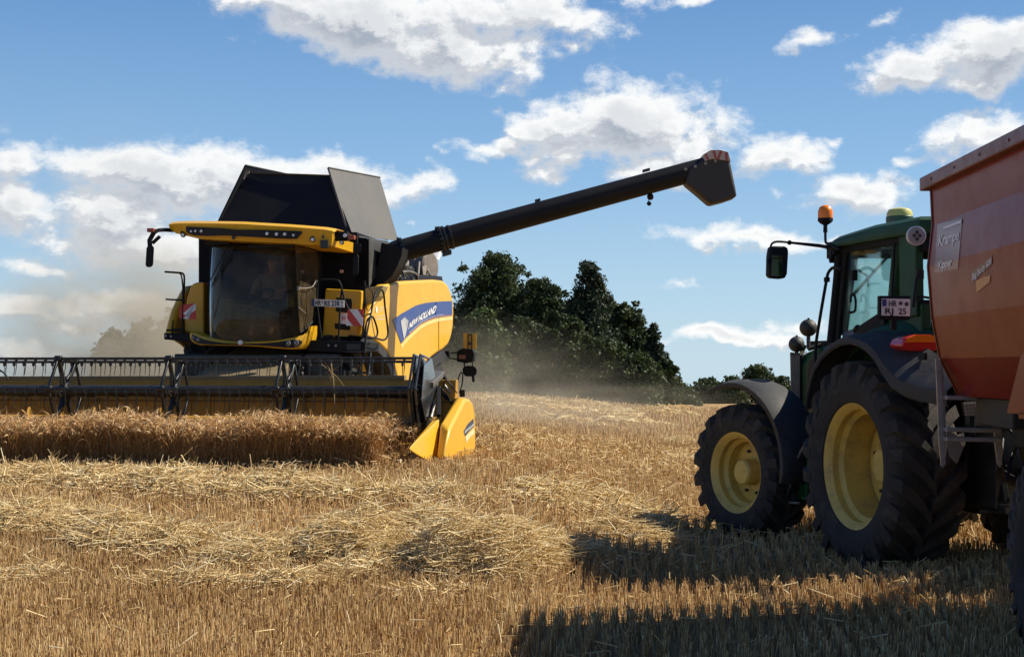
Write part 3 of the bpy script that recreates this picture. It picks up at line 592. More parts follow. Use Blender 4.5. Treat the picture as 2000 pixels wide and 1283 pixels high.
# ---- cab
BOT = [(-.95,1.73,.34),(-.80,1.70,.10),(-.55,1.665,-.04),(-.18,1.65,-.10),(.2,1.66,-.04),(.45,1.68,.08),(.57,1.72,.2)]
def ws(k, z):      # windshield point
    s_, zb, d_ = BOT[k]; f = (z-zb)/(3.17-zb); return C.l(s_, d_+.10*math.sin(math.pi*f)*-.6+.10*f, z)
rows = []
for j in range(9): rows.append([ws(k, BOT[k][1]+(3.17-BOT[k][1])*j/8) for k in range(7)])
m = MB().loft(rows, caps=False, closed=False)
cabm = MB(); cabm.box(C.l(-.18, .75, 1.66), (1.55, 1.3, .10), C.r, C.b); cabm.box(C.l(-.18, 1.42, 2.4), (1.5, .08, 1.5), C.r, C.b); cabm.box(C.l(-.18, .8, 3.24), (1.6, 1.4, .1), C.r, C.b)
cabm.box(C.l(-.96, 1.1, 2.45), (.06, .7, 1.5), C.r, C.b)
cab = cabm.build('cab', blk, comb, bevel=.01); m.build('windscreen', cabglass, cab, smooth=60)
sd_ = [C.s(x, y, .62, -.05, .3) for x, y in ((578,482),(624,486),(625,520),(622,556),(616,622),(600,640),(586,650),(583,600))]
MB().prism(sd_, -C.r*.008).build('door_glass', cabglass, cab)
m = MB(); m.tube([ws(6, BOT[6][1]+(3.17-BOT[6][1])*j/8)+C.r*.01 for j in range(9)], .020, 8); m.tube([sd_[1], sd_[2], sd_[3], sd_[4], sd_[5], sd_[6]], .018, 8); m.tube([C.l(.58, .3, 3.15), C.l(.6, 1.4, 3.2)], .03, 8)
m.build('door_frame', blk, cab, smooth=50)
m = MB(); m.tube([ws(0, BOT[0][1]+(3.17-BOT[0][1])*j/8)+C.r*.02-C.b*.02 for j in range(9)], .028, 8); m.build('window_pillar', mat('pale sky reflection strip', (.45,.52,.55), .15, .6), cab, smooth=50)  # bright bluish strip added for the sky's reflection on the pillar edge
m = MB(); m.tube([ws(0, BOT[0][1]+(3.17-BOT[0][1])*j/8)+C.r*.075-C.b*.03 for j in range(9)], .022, 6)
for a, b_ in (((448,474),(404,560)), ((455,475),(413,560)), ((463,474),(421,548)), ((411,478),(407,640))): m.tube([C.d(*a, -.02), C.d((a[0]+b_[0])/2, (a[1]+b_[1])/2, -.03), C.d(*b_, .16)], .008, 6)
m.build('wiper', ink, cab)
m = MB(); m.box(C.d(425,474,.0), (.36,.03,.05), C.r, C.b); m.box(C.d(530,481,.0), (.75,.03,.05), C.r, C.b); m.build('sun_blind', ink, cab)
m = MB(); m.tube(curve([C.s(582,562,.66), C.s(596,563,.68), C.s(610,560,.68), C.s(617,548,.66)], 5), .008, 6); m.tube([C.s(583,600,.66), C.s(597,612,.66)], .008, 6); m.box(C.s(583,563,.66), (.03,.05,.06), C.r, C.b); m.box(C.s(618,552,.66), (.03,.05,.09), C.r, C.b); m.build('door_handle', zinc, cab, smooth=50)
# interior
m = MB(); m.box(C.l(-.14, .92, 2.12), (.50,.48,.12), C.r, C.b); m.box(C.l(-.14, 1.18, 2.52), (.48,.12,.72), C.r, C.b); m.box(C.l(-.14, 1.2, 2.95), (.28,.1,.18), C.r, C.b); m.box(C.l(-.14, .95, 1.88), (.3,.34,.36), C.r, C.b); m.box(C.l(.25,.85,2.28), (.14,.5,.10), C.r, C.b)
m.build('driver_seat', mat('cab seat cloth', (.05,.045,.045), .9), cab, bevel=.04)
m = MB(); m.tube([C.l(-.14,.22,1.72), C.l(-.14,.45,2.36)], .045, 10); ring = [C.l(-.14,.45,2.42)+.19*(math.cos(a)*C.r+math.sin(a)*(V(0,0,.5)+C.b*.85).normalized()) for a in [2*math.pi*k/24 for k in range(25)]]; m.tube(ring, .014, 6)
m.build('steering_wheel', ink, cab, smooth=50)
m = MB(); m.box(C.l(.37,.30,2.32), (.05,.26,.20), C.r, C.b); m.box(C.l(-.74,.75,2.1), (.2,.7,.5), C.r, C.b); m.tube([C.l(-.75,.1,2.28), C.l(-.2,.0,2.22), C.l(.35,.05,2.05)], .014, 6); m.tube([C.l(-.72,.1,1.98), C.l(-.2,.0,1.95), C.l(.38,.05,1.88)], .012, 6)
for k in range(5): m.tube([C.l(-.62+.24*k,.05,2.26-.03*k), C.l(-.62+.24*k,.05,1.96-.015*k)], .010, 5)
m.build('cab_console', mat('tan cab plastic', (.16,.13,.09), .6), cab)
# ---- cab roof
def rd(px): return -.38+.42*((px-493)/162)**2
top = [(332,439),(345,437.5),(361,437),(395,437),(422,437.3),(473,438.2),(520,441),(564,443.5),(605,446.5),(635,449),(650,451.5),(655,454)]
bot = [(333.5,448),(342,455),(352,459),(369,461),(382,465),(400,467.5),(442,469.3),(483,471.2),(530,473.5),(564,475.2),(604,478),(647,480.5)]
bot = [(334,449),(344,456),(362,459.5),(392,466.5),(420,468.5),(470,470.8),(519,473),(564,475.2),(604,478),(632,479.5),(648,480.5),(652,462)]
ra = [C.d(x, y, rd(x)) for x, y in top]; rb = [C.d(x, y, rd(x)+.03) for x, y in bot]
lip = [p-C.b*.05+V(0,0,.0) for p in ra]; lip2 = [p-C.b*.04-V(0,0,.035) for p in ra]
bk = [p+C.b*1.75+V(0,0,.02) for p in ra]; bb = [p+C.b*1.5 for p in rb]
inn = [p+C.b*.10+V(0,0,.05) for p in ra]
m = MB().loft([bb, rb, lip2, lip, inn, [p+C.b*.5+V(0,0,.06) for p in ra], bk, bb], caps=False, closed=False)
m.add([*bb, *bk], [tuple(range(12)) + tuple(range(23, 11, -1))])
rf = m.build('cab_roof', yel, comb, smooth=35)
def strip(cols, dfun, off, th=.03):
    m = MB(); m.loft([[C.d(x, y, dfun(x)+o_) for x, y, o_ in ((x, t_, off+th), (x, t_, off), (x, b_, off), (x, b_, off+th))] for x, t_, b_ in cols]); return m
strip([(363,442.5,452),(369,443,457),(378,443.5,460),(390,444,461),(415,445,461),(432,446,460.3),(450,447.8,460.6),(463,449,461.5),(490,449,463),(513,449.2,464.2),(540,450,465.8),(565,451,467),(580,451.6,467),(590,452,456)], rd, -.075).build('light_bar', mat('brown black panel', (.016,.011,.008), .5, spec=.25), rf)
m = MB(); l2 = MB()
for x, y, r_ in ((373,452,.020),(381.5,451.5,.022),(393,451.5,.026),(521.5,456.5,.028),(540,457.5,.028),(556,457.5,.028),(573,459.5,.022)): lamp(m, l2, C.d(x, y, rd(x)-.085), fw, r_)
for x, y in ((357,459),(610.5,468)): m.tube([C.d(x, y-6, rd(x)+.05), C.d(x, y, rd(x)-.03)], .035, 10); lamp(m, l2, C.d(x, y, rd(x)-.05), fw, .03)
m.build('lamp_housing', blk, rf, smooth=40); l2.build('work_lamp', lens, rf, smooth=40)
m = MB(); m.lathe([(.03,0),(.03,.006),(.001,.006)], C.d(456,464.5,rd(456)-.01), fw, 16); m.box(C.d(630,462,rd(630)-.0), (.05,.03,.05), C.r, C.b); m.box(C.d(634,477,rd(634)-.02), (.12,.06,.12), C.r, C.b); m.build('roof_badge', steel, rf)
# ---- mirrors
def mirror(pts_arm, body, small, name='mirror_arm'):
    m = MB()
    for a, b_ in zip(pts_arm[:-1], pts_arm[1:]): m.bar(a, b_, .05, .06)
    A = m.build('mirror', blk, comb, bevel=.01); x0, y0, x1, y1, d_, k = body
    MB().loft([[C.d(x, y, d_+dd) for x, y in ((x0+3,y0),(x1-2,y0),(x1,y0+5),(x1-k,y1-4),(x1-k-4,y1),(x0-k+3,y1),(x0-k,y1-4),(x0,y0+5))] for dd in (0, .05, .09)]).build('mirror_housing', blk, A, bevel=.015, smooth=40)
    MB().prism([C.d(x, y, d_+.093) for x, y in ((x0+3,y0+4),(x1-2,y0+4),(x1-k-2,y1-4),(x0-k+2,y1-4))], C.b*.004).build('mirror_glass', mirr, A)
    return A
A = mirror([C.d(340,450,.1), C.d(322,449,.0), C.d(308,450,-.1), C.d(300,455,-.15)], (286,480,301,522,-.2,2), None)
m = MB(); m.tube([C.d(300,455,-.15), C.d(292,470,-.15), C.d(293,482,-.15)], .04, 8); m.tube([C.d(312,462,-.15), C.d(298,475,-.15)], .03, 8); m.build('mirror_bracket', blk, A, smooth=40)
m = MB(); m.box(C.d(295.5,450,-.15), (.11,.10,.06), C.r, C.b); m.build('marker_lamp', mat('faded red lens', (.28,.06,.03), .4), A, bevel=.01)
A = mirror([C.d(652,462,.2), C.d(668,464,.15), C.d(690,466,.1)], (689,497,701,539,.05,1), None)
m = MB(); m.loft([[C.d(x, y, d_) for x, y in ((690,474),(704,476),(706,482),(704,492),(699,495),(689,493))] for d_ in (.02,.12)]); m.box(C.d(668,462,.2), (.2,.12,.14), C.r, C.b); m.tube([C.d(697,466,.1), C.d(696,500,.08)], .02, 8); m.build('mirror_bracket', blk, A, bevel=.01)
m = MB(); m.box(C.d(687,464,.08), (.1,.1,.07), C.r, C.b); m.build('marker_lamp', mat('faded red lens', (.28,.06,.03), .4), A, bevel=.01)
m = MB(); l2 = MB(); lamp(m, l2, C.d(667,474,.05), fw, .026); l2.lathe([(.03,0),(.03,.01),(.001,.012)], C.d(674,460,.05), fw, 16); m.build('lamp_housing', blk, A); l2.build('work_lamp', lens, A)
# ---- lower cab visor with head lamps
bt = [(372,649),(382,652),(394,656),(410,661),(440,666),(470,668),(510,667.5),(545,664.5),(572,659.5),(592,654),(602,645),(605,637)]
bo = [(373,664),(379,670),(391,674),(410,674.5),(440,675),(470,675.5),(510,677.5),(545,680.5),(568,682),(586,681),(597,672),(601,656)]
bd = lambda x: -.22+.42*((x-488)/118)**2
a_ = [C.d(x, y, bd(x)) for x, y in bt]; b_ = [C.d(x, y, bd(x)) for x, y in bo]
m = MB().loft([[p+C.b*.5 for p in b_], b_, [(p*.75+q*.25)-C.b*.03 for p, q in zip(b_, a_)], [(p*.25+q*.75)-C.b*.03 for p, q in zip(b_, a_)], a_, [p+C.b*.4+V(0,0,.02) for p in a_], [p+C.b*.5 for p in b_]], caps=False, closed=False)
m.add([a_[-1], b_[-1], b_[-1]+C.b*.5, a_[-1]+C.b*.4], [(0,1,2,3)]); bv = m.build('lower_cab_visor', yel, comb, smooth=40)
strip([(374.5,653,662),(380,655,667.5),(387,658,670.5),(397,662.5,672.2),(412,666,672.6),(440,669.6,672.8),(470,670.9,673),(510,670.4,674.8),(540,668.2,677.6),(556,665.5,679),(570,663.5,679.5),(582,663.5,677.5),(590,666,671)], bd, -.06).build('black_inlay', ink, bv)
m = MB(); l2 = MB(); g3 = MB()
for x, y, r_ in ((377.5,660,.026),(387,663,.03),(562,670.5,.036),(577,669.5,.04)):
    g3.lathe([(r_*1.2,-.01),(r_*1.2,.012),(r_,.014),(r_,-.01)], C.d(x, y, bd(x)-.065), fw, 24); l2.lathe([(r_*.75,0),(r_*.6,.01),(.001,.012)], C.d(x, y, bd(x)-.065), fw, 16)
g3.build('lamp_ring', zinc, bv, smooth=40); l2.build('head_lamp', mat('dark head lamp', (.20,.20,.22), .1, coat=1), bv, smooth=40)
m = MB(); m.lathe([(.04,0),(.04,.02),(.03,.03),(.001,.03)], C.d(470,669,bd(470)-.05), fw, 20); m.build('visor_badge', silver, bv, smooth=40)
# ---- grain tank
m = MB(); fr_ = [(648,463),(718,465),(719,562),(712,567),(628,563),(622,520),(640,480)]
m.prism([C.d(x, y, 1.42) for x, y in fr_], C.b*.5)
m.loft([[C.d(718,465,1.42), C.d(719,562,1.42), C.l(1.25,2.4,2.55), C.s(757,494,1.31), C.s(757,473,1.31)], [C.d(690,465,1.42), C.d(690,562,1.42), C.l(1.0,2.4,2.55), C.s(757,494,1.31)-C.r*.3, C.s(757,473,1.31)-C.r*.3]])
m.box(C.l(-.25, 2.75, 3.02), (2.75, 2.45, .95), C.r, C.b); m.box(C.l(-1.1,1.75,2.9), (.5,.7,1.1), C.r, C.b)
tk = m.build('grain_tank', mat('navy black tank paint', (.004,.005,.010), .6, dirt=.2, dirtcol=(.012,.012,.012), scale=1.5, spec=.15), comb, bevel=.02)
q = [C.d(719.5,465.5,1.40), C.d(719.5,561,1.40), C.s(757,494,1.325), C.s(757,473.5,1.325)]; MB().prism([p+C.r*.012 for p in q], -C.r*.01).build('tank_side_lit_area', mat('dusty sunlit grey tank side', (.05,.05,.048), .5, dirt=.5, dirtcol=(.10,.095,.08)), tk)  # paler grey patch paints the sunlit tank side above the auger's shadow
FB, FT = [(423,437),(700,462)], [(487,338),(643,343.5)]
q = [C.d(423,437,1.5), C.d(690,462,1.5), C.d(643,343.5,2.0), C.d(487,338,2.0)]; flapm = mat('black tank flap', (.006,.007,.011), .6, spec=.2, dirt=.15, dirtcol=(.03,.03,.03))
MB().prism(q, C.b*.02).build('tank_flap', flapm, tk)
q = [C.d(683,461,1.52), C.d(778,470,3.85), None, C.d(642,328,1.95)]; q[2] = C.hit(742, 347, (q[1]-q[0]).cross(q[3]-q[0]).normalized(), q[0]); fq = q
MB().prism(q, -C.r*.03).build('tank_flap', mat('sunlit grey tank flap', (.085,.08,.072), .55, dirt=.4, dirtcol=(.14,.13,.11), scale=1.2), tk)  # right flap's paler grey paints the sunlight falling on it
q = [C.d(423,436,1.48), C.d(478,322,1.9), C.d(564,341,3.7), C.d(535,430,3.85)]; MB().prism(q, C.r*.03).build('tank_flap', flapm, tk)
dq = lambda p: (p-C.O).dot(C.b); q = [C.d(535,430,3.8), fq[1]*.9+fq[0]*.1-C.r*.12, fq[2]*.88+fq[3]*.12-C.r*.12-V(0,0,.05), C.d(566,343,3.7)]; MB().prism(q, C.b*.02).build('tank_flap', flapm, tk)
m = MB(); m.tube([C.d(480,323,1.88), C.d(564,341,3.68)], .014, 6); m.tube([fq[3], fq[2]], .016, 6); m.tube([C.d(487,337.5,1.98), C.d(643,343,1.98)], .012, 6); m.tube([C.d(700,463,1.46), C.s(757,473,1.32)], .02, 6); m.build('flap_edge', gry, tk)
m = MB(); m.bar(C.d(480,337,1.96), C.d(474,350,1.93), .03, .05); m.bar(C.d(478,336,1.96), C.d(487,337,1.96), .02, .05); m.bar(C.d(646,354,2.0), C.d(649,361,1.98), .03, .05); m.build('flap_hinge', zinc, tk)
m = MB(); m.lathe([(.03,0),(.03,.006),(.001,.006)], C.d(667.5,530,1.41), fw, 20); m.build('round_sticker', whitep, tk)
lettering('1', lambda x, y: C.d(666.5+x*2, 533-y*6.5, 1.40), redp, tk, .03)
# ---- engine deck behind the tank
m = MB(); m.box(C.l(.2,5.0,2.62), (2.6,2.0,.12), C.r, C.b); m.prism([sp(815,548,-.3), sp(866,549,-.1), sp(864,540,-.3), sp(820,536,-.5)], -C.r*.6); dk = m.build('engine_deck', blk, comb, bevel=.02)
m = MB(); cc = C.s(829, 522, 1.15); m.lathe([(.001,.16),(.27,.16),(.31,.13),(.33,.06),(.33,-.02),(.35,-.03),(.35,-.07),(.33,-.08),(.33,-.4),(.001,-.4)], cc, (C.r-C.b*.35).normalized(), 48)
m.build('rotary_screen', mat('dusty brown grey screen', (.16,.135,.115), .6, dirt=.6, dirtcol=(.33,.29,.24), scale=2), dk, smooth=35)
m = MB(); m.tube(curve([C.s(835,520,1.2), C.s(838,534,1.3), C.s(848,541,1.3)], 5), .02, 8); m.prism([C.s(823,520,1.22), C.s(834,519,1.22), C.s(836,536,1.22), C.s(825,538,1.22)], C.r*.02); m.tube([C.s(817,536,1.3),C.s(819,512,1.25)], .02, 8); m.build('screen_duct', mat('dusty brown grey duct', (.24,.21,.18), .6, dirt=.5), dk, smooth=40)
m = MB(); m.prism([C.s(853,506,1.0), C.s(860,487,1.0), C.s(865,489,1.0), C.s(858,508,1.0)], -C.r*.25); m.build('white_guard', whitep, dk)
m = MB(); R_ = random.Random(5)
for k in range(46):
    a = C.s(R_.uniform(757,812), R_.uniform(526,552), R_.uniform(.9,1.35)); b2 = a+C.b*R_.uniform(-.25,.25)+V(0,0,R_.uniform(-.12,.12)); m.tube(curve([a, (a+b2)/2+V(0,0,R_.uniform(-.08,.08))+C.r*R_.uniform(-.05,.05), b2], 4), R_.uniform(.008,.022), 6)
m.tube(curve([C.s(785,532,1.4), C.s(800,531,1.45), C.s(813,537,1.45), C.s(815,552,1.45)], 5), .03, 8)
m.build('engine_hoses', mat('dusty grey hose', (.07,.065,.055), .55, dirt=.7, dirtcol=(.22,.20,.16), scale=7), dk, smooth=50)
m = MB(); m.lathe([(.001,.1),(.07,.09),(.09,.0),(.09,-.2)], C.s(789,516,1.3), (C.r*.6-C.b+V(0,0,.4)), 20); m.build('filter_cap', mat('pale filter cap', (.45,.44,.42), .4, dirt=.3), dk, smooth=40)
# ---- unloading auger
A0, A1, A2 = at(772, 493, 24.4), at(860, 468.5, 24.5), at(1400, 322, 25.4)
m = MB(); m.prism([C.d(x, y, 1.8) for x, y in ((745,474),(786,484),(784,500),(776,520),(766,538),(754,550),(722,562),(738,520))], C.b*.5); m.tube(curve([at(762,520,24.4), at(764,503,24.4), A0, A0+(A1-A0)*.2], 5), [.195]*16, 20)  # black elbow box, shaped to stand for the auger's shadow on the tank too
m.tube([A0, A1], .19, 28); au = m.build('unloading_auger', blk, comb, smooth=40)
m = MB(); m.tube([A1, A2], [.197, .187], 28); m.build('auger_tube', mat('worn black auger tube', (.007,.007,.008), .5, spec=.2, dirt=.1, dirtcol=(.05,.04,.033), scale=2.2), au, smooth=40)
m = MB(); dA = (A2-A1).normalized()
for p, r_ in ((A1, .232), (A1+dA*.06, .222), (A0+dA*.12, .222), (A1+dA*.16, .212)): m.tube([p, p+dA*.035], r_, 28)
for k in range(16):
    a = 2*math.pi*k/16; x_ = dA.cross(V(0,0,1)).normalized(); y_ = dA.cross(x_)
    for p in (A1, A0+dA*.12): m.box(p+.222*(math.cos(a)*x_+math.sin(a)*y_)-dA*.015, (.03,.03,.03))
m.box(A1+dA*.12-V(0,0,.26), (.16,.12,.08), dA); m.build('flange', steel, au, smooth=40)
m = MB(); m.box(at(1050,394,24.9)+V(0,0,.02), (.10,.05,.05), dA); m.box(at(1262,333,25.2)+V(0,0,.0), (.14,.06,.05), dA); m.build('pipe_bracket', steel, au)
m = MB(); m.tube([at(1271,375,25.2), at(1271,384,25.2)], .025, 8); m.lathe([(.05,-.05),(.06,0),(.03,.04),(.001,.045)], at(1270,385,25.2), V(-.3,-1,-.5), 14); m.tube(curve([at(1269,388,25.2), at(1266,393,25.2), at(1268,397,25.2)], 4), .008, 6); m.lathe([(.035,-.04),(.04,0),(.001,.03)], at(1268,398,25.2), V(.2,-1,-.2), 12); m.build('camera', blk, au, smooth=50)
spt = [(1337.6,357),(1345,328),(1374,310),(1388,296),(1424,302),(1427,318),(1434,352),(1440,384),(1414,393),(1388,399.5),(1362,377)]
Yf = 25.3; m = MB(); f0 = [at(x, y, Yf-.20) for x, y in spt]; m.prism(f0, V(.0,.42,0)); so_ = m.build('spout', mat('spout rubber', (.020,.017,.016), .55, dirt=.35, dirtcol=(.06,.05,.04)), au, bevel=.045, smooth=40)
m = MB()
for x, y in ((1339,330.5),(1358,325),(1378,319.5),(1397,314.5)): m.lathe([(.028,0),(.028,.015),(.001,.02)], at(x, y, Yf-.2), V(0,-1,0), 12)
m.build('bolt_heads', zinc, so_)
wp = [(1374,301.5),(1388,293.5),(1405,293),(1422,297.5),(1427,315),(1408,312),(1392,310.5),(1377,314.5)]
wb = MB().prism([at(x, y, Yf-.24) for x, y in wp], V(0,.5,0)).build('warning_board', mat('faded white reflector', (.42,.33,.29), .5, dirt=.4), so_)
m = MB()
for a in (((1376,303),(1380,301),(1386,311.5),(1381,313)), ((1391,294),(1396,294),(1401,311),(1396,310.5)), ((1406,294),(1412,295),(1405,311.5),(1400,311)), ((1416,296.5),(1421,298),(1422,314),(1416,313))): m.prism([at(x, y, Yf-.243) for x, y in a], V(0,.01,0))
m.build('red_stripe', mat('faded red reflector', (.30,.06,.045), .5, dirt=.3), wb)
# ---- rails
def rail(name, pts, r_=.016, parent=comb, mt=None, n=5): return MB().tube(curve(pts, n) if n > 1 else pts, r_, 8).build(name, mt or blk, parent, smooth=60)
hr = rail('handrail', [C.d(*q, .45) for q in ((628,660),(620,600),(620,560),(624,548),(640,546),(656,547),(663,551),(668,565),(674,590),(682,606))])
rail('handrail', [C.d(*q, .45) for q in ((668,562),(664,600),(661,664))], .014)
rail('handrail', [C.s(*q, 1.70) for q in ((712,690),(716,655),(725,610),(733,575),(742,566),(749,572),(752,600),(757,640),(757,655),(750,664),(735,661),(714,657))], .016)
rail('handrail', [C.s(*q, 1.66) for q in ((712,657),(716,630),(723,619),(730,622),(737,645),(735,657),(722,661),(712,658))], .016)
rail('handrail', [C.d(*q, .7) for q in ((712,548),(711,600),(709,660),(710,700))], .018)
rail('cable', [C.d(*q, .7) for q in ((712,552),(716,560),(726,568),(728,585),(722,606),(716,602),(713,580))], .007)
rail('handrail', [C.d(*q, .4) for q in ((322,531),(345,532.5),(357,534.5),(360,545),(359,580),(357,620),(357,652))], .016)
rail('handrail', [C.d(*q, .4) for q in ((349,533),(354,538),(357,560),(357,590),(357,620))], .013)
rail('handrail', [C.d(*q, .4) for q in ((324,584.5),(340,585.5),(358,586))], .014, n=1)
rail('handrail', [C.d(*q, .4) for q in ((325,645),(357,644))], .016, n=1); rail('handrail', [C.d(*q, .4) for q in ((338,625),(336,650))], .013, n=1)
# warning boards red/white
def wboard(pts, d_, par):
    q = [C.d(x, y, d_) for x, y in pts]; wb = MB().prism(q, C.b*.012).build('warning_board', redp, par)
    a, b2, c2, e2 = pts; f = lambda u, v: ((a[0]*(1-u)+b2[0]*u)*(1-v)+(e2[0]*(1-u)+c2[0]*u)*v, (a[1]*(1-u)+b2[1]*u)*(1-v)+(e2[1]*(1-u)+c2[1]*u)*v); return wb, f
wb, f = wboard([(358,595),(382,591.5),(382.5,624),(358,622)], .36, comb); MB().prism([C.d(*f(*u), .354) for u in ((0,.62),(1,0),(1,.42),(0,1.0),(.45,1.0))], C.b*.006).build('white_stripe', whitep, wb)
MB().prism([C.d(x, y, .5) for x, y in ((350,598),(357,596),(357,623),(350,621))], C.b*.01).build('warning_board', redp, comb)
wb, f = wboard([(679,604),(710,604),(708,637),(676,636)], .40, comb); MB().prism([C.d(*f(*u), .394) for u in ((.12,0),(.62,0),(1,.55),(1,1.0),(.95,1.0),(.12,.02))], C.b*.006).build('white_stripe', whitep, wb); MB().prism([C.d(*f(*u), .394) for u in ((0,.55),(.42,1),(0,1))], C.b*.006).build('white_stripe', whitep, wb)
MB().prism([C.d(x, y, .5) for x, y in ((665,612),(678,612),(676,633),(664,632))], C.b*.01).build('speed_sign', whitep, comb)
lettering('30', lambda x, y: C.d(667+x*8, 625-y*7, .495), redp, comb, .02, name='speed_sign_number')
# licence plate
pl_ = [(610,584),(672,586.5),(672,600.5),(610,597.5)]; bp = MB().prism([C.d(x, y, .40) for x, y in pl_], C.b*.015).build('licence_plate', whitep, comb); MB().prism([C.d(x, y, .398) for x, y in ((608.5,583.9),(614,584.2),(614,597.8),(608.5,597.5))], C.b*.019).build('country_band', bluep, bp)
lettering('HR', lambda x, y: C.d(615.5+x*11, 596.3-y*9.8, .394), ink, bp, .02); lettering('RS 238', lambda x, y: C.d(633.5+x*29.5, 597.5-y*9.8, .394), ink, bp, .02)
m = MB(); m.lathe([(.012,0),(.012,.003),(.001,.003)], C.d(629.5,590,.398), fw, 12); m.lathe([(.014,0),(.014,.003),(.001,.003)], C.d(668,591,.398), fw, 12); m.lathe([(.012,0),(.012,.003),(.001,.003)], C.d(668,597,.398), fw, 12); m.build('plate_seal', gry, bp)
# rear lamp arm
q = lambda x, y, o=.0: C.d(x, y, 6.3+o)
m = MB(); m.bar(q(858,692), q(878,691), .10, .12); m.bar(q(876,690), q(895,688), .03, .03); m.bar(q(876,699), q(895,702), .025, .025); m.tube([q(869,690), q(878,694)], .06, 10)
m.prism([q(892,686),(q(903,680)),q(923,682),q(926,690),q(925,706),q(910,709),q(892,706)], C.b*.2); ra_ = m.build('rear_lamp_arm', blk, comb, bevel=.015)
MB().prism([q(896,693,-.01), q(909,693,-.01), q(909,701,-.01), q(896,701,-.01)], C.b*.02).build('tail_lamp', mat('brown red lens', (.22,.09,.06), .3), ra_)
MB().prism([q(905,651), q(931,652), q(931,682), q(905,680)], C.b*.012).build('marker_board', mat('amber reflector board', (.55,.36,.05), .45, dirt=.3), ra_)
m = MB(); m.bar(q(921,653,-.03), q(921,682,-.03), .03, .02); m.bar(q(914,653,-.03), q(914,682,-.03), .03, .02); m.bar(q(914,653.5,-.03), q(921,653.5,-.03), .03, .03); m.bar(q(914,671,-.03), q(921,671,-.03), .03, .06); m.build('board_bracket', steel, ra_)
m = MB().loft([[q(x, y, o) for x, y in ((906,716),(914,714),(926,715),(931,720),(931,729),(926,735),(910,735),(904,730),(903,721))] for o in (0, .08, .12)]); m.tube([q(907,706), q(907,717)], .014, 6); m.tube([q(922,700), q(923,716)], .014, 6); m.bar(q(924,734), q(925,746), .05, .05); m.build('lamp_pod', blk, ra_, bevel=.02, smooth=40)
# ================================================================ header (cutting platform) with its reel
HS0, HS1 = -4.05, 3.40
m = MB()
sec = lambda s_: [C.l(s_, -3.0, .10), C.l(s_, -2.15, .10), C.l(s_, -1.75, .30), C.l(s_, -1.62, .86), C.l(s_, -1.56, 1.09), C.l(s_, -1.42, 1.09), C.l(s_, -1.42, .3), C.l(s_, -1.7, .04), C.l(s_, -3.0, .07)]
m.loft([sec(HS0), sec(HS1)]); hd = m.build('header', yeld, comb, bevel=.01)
m = MB(); m.bar(C.l(HS0, -1.5, 1.10), C.l(HS1-.75, -1.5, 1.12), .14, .06); m.build('header_top_beam', mat('dusty tan beam', (.22,.17,.08), .7, dirt=.6), hd)
m = MB()
for k in range(26): s_ = HS0+.15+k*.285; m.bar(C.l(s_, -1.735, .36), C.l(s_, -1.628, .86), .006, .006)
m.bar(C.l(HS0, -1.655, .78), C.l(HS1, -1.655, .78), .012, .012); m.build('sheet_seam', mat('rusty seam', (.10,.05,.02), .8), hd)
m = MB(); m.tube([C.l(HS0+.1, -2.02, .43), C.l(HS1-.1, -2.02, .43)], .15, 20)
for s0, s1, dr in ((HS0+.12, -.75, 1), (HS1-.12, .45, -1)):
    n = int(abs(s1-s0)/.5*20); v0 = []
    for k in range(n+1):
        s_ = s0+(s1-s0)*k/n; a = dr*2*math.pi*(k/20); e = C.b*math.cos(a)+V(0,0,math.sin(a)); v0 += [C.l(s_, -2.02, .43)+e*.15, C.l(s_, -2.02, .43)+e*.27]
    m.add(v0, [(2*k, 2*k+1, 2*k+3, 2*k+2) for k in range(n)])
m.build('intake_auger', mat('rusty yellow auger', (.40,.22,.03), .5, dirt=.6, dirtcol=(.15,.07,.03)), hd, smooth=40)
m = MB()
for k in range(84): s_ = HS0+.1+k*.0885; m.loft([[C.l(s_-.02,-2.98,.09), C.l(s_+.02,-2.98,.09), C.l(s_+.02,-2.98,.12), C.l(s_-.02,-2.98,.12)], [C.l(s_-.004,-3.12,.10), C.l(s_+.004,-3.12,.10), C.l(s_+.004,-3.12,.11), C.l(s_-.004,-3.12,.11)]])
m.build('cutter_bar', steel, hd)
# reel
RC = (-2.3, .925); RA = [math.radians(a) for a in (55, 115, 175, 235, 295, 355)]; RR = .51
def rp(s_, a, r_=RR): return C.l(s_, RC[0]-(-math.cos(a))*r_, RC[1]+math.sin(a)*r_)
m = MB(); m.tube([C.l(-3.85, *RC), C.l(3.0, *RC)], .085, 24); rl = m.build('reel', mat('dark steel tube', (.03,.03,.032), .28, .5, dirt=.3, dirtcol=(.10,.09,.07), scale=4), hd, smooth=40)
for a in RA:
    m = MB(); m.tube([rp(-3.85, a), rp(3.02, a)], .019, 8)
    for k in range(46):
        s_ = -3.78+k*.148+R_.uniform(-.006,.006); p = rp(s_, a); m.box(p-V(0,0,.03), (.03,.035,.06), C.r, C.b)
        m.tube([p-V(0,0,.05), p-V(0,0,.10)+C.b*.012, p-V(0,0,.23)-C.b*.02+C.r*R_.uniform(-.008,.008)], [.0065,.0065,.004], 5)
    m.build('tine_bar', steel, rl, smooth=60)
for s_ in (-3.80, -1.665-.42, -.50, 1.20):
    pass
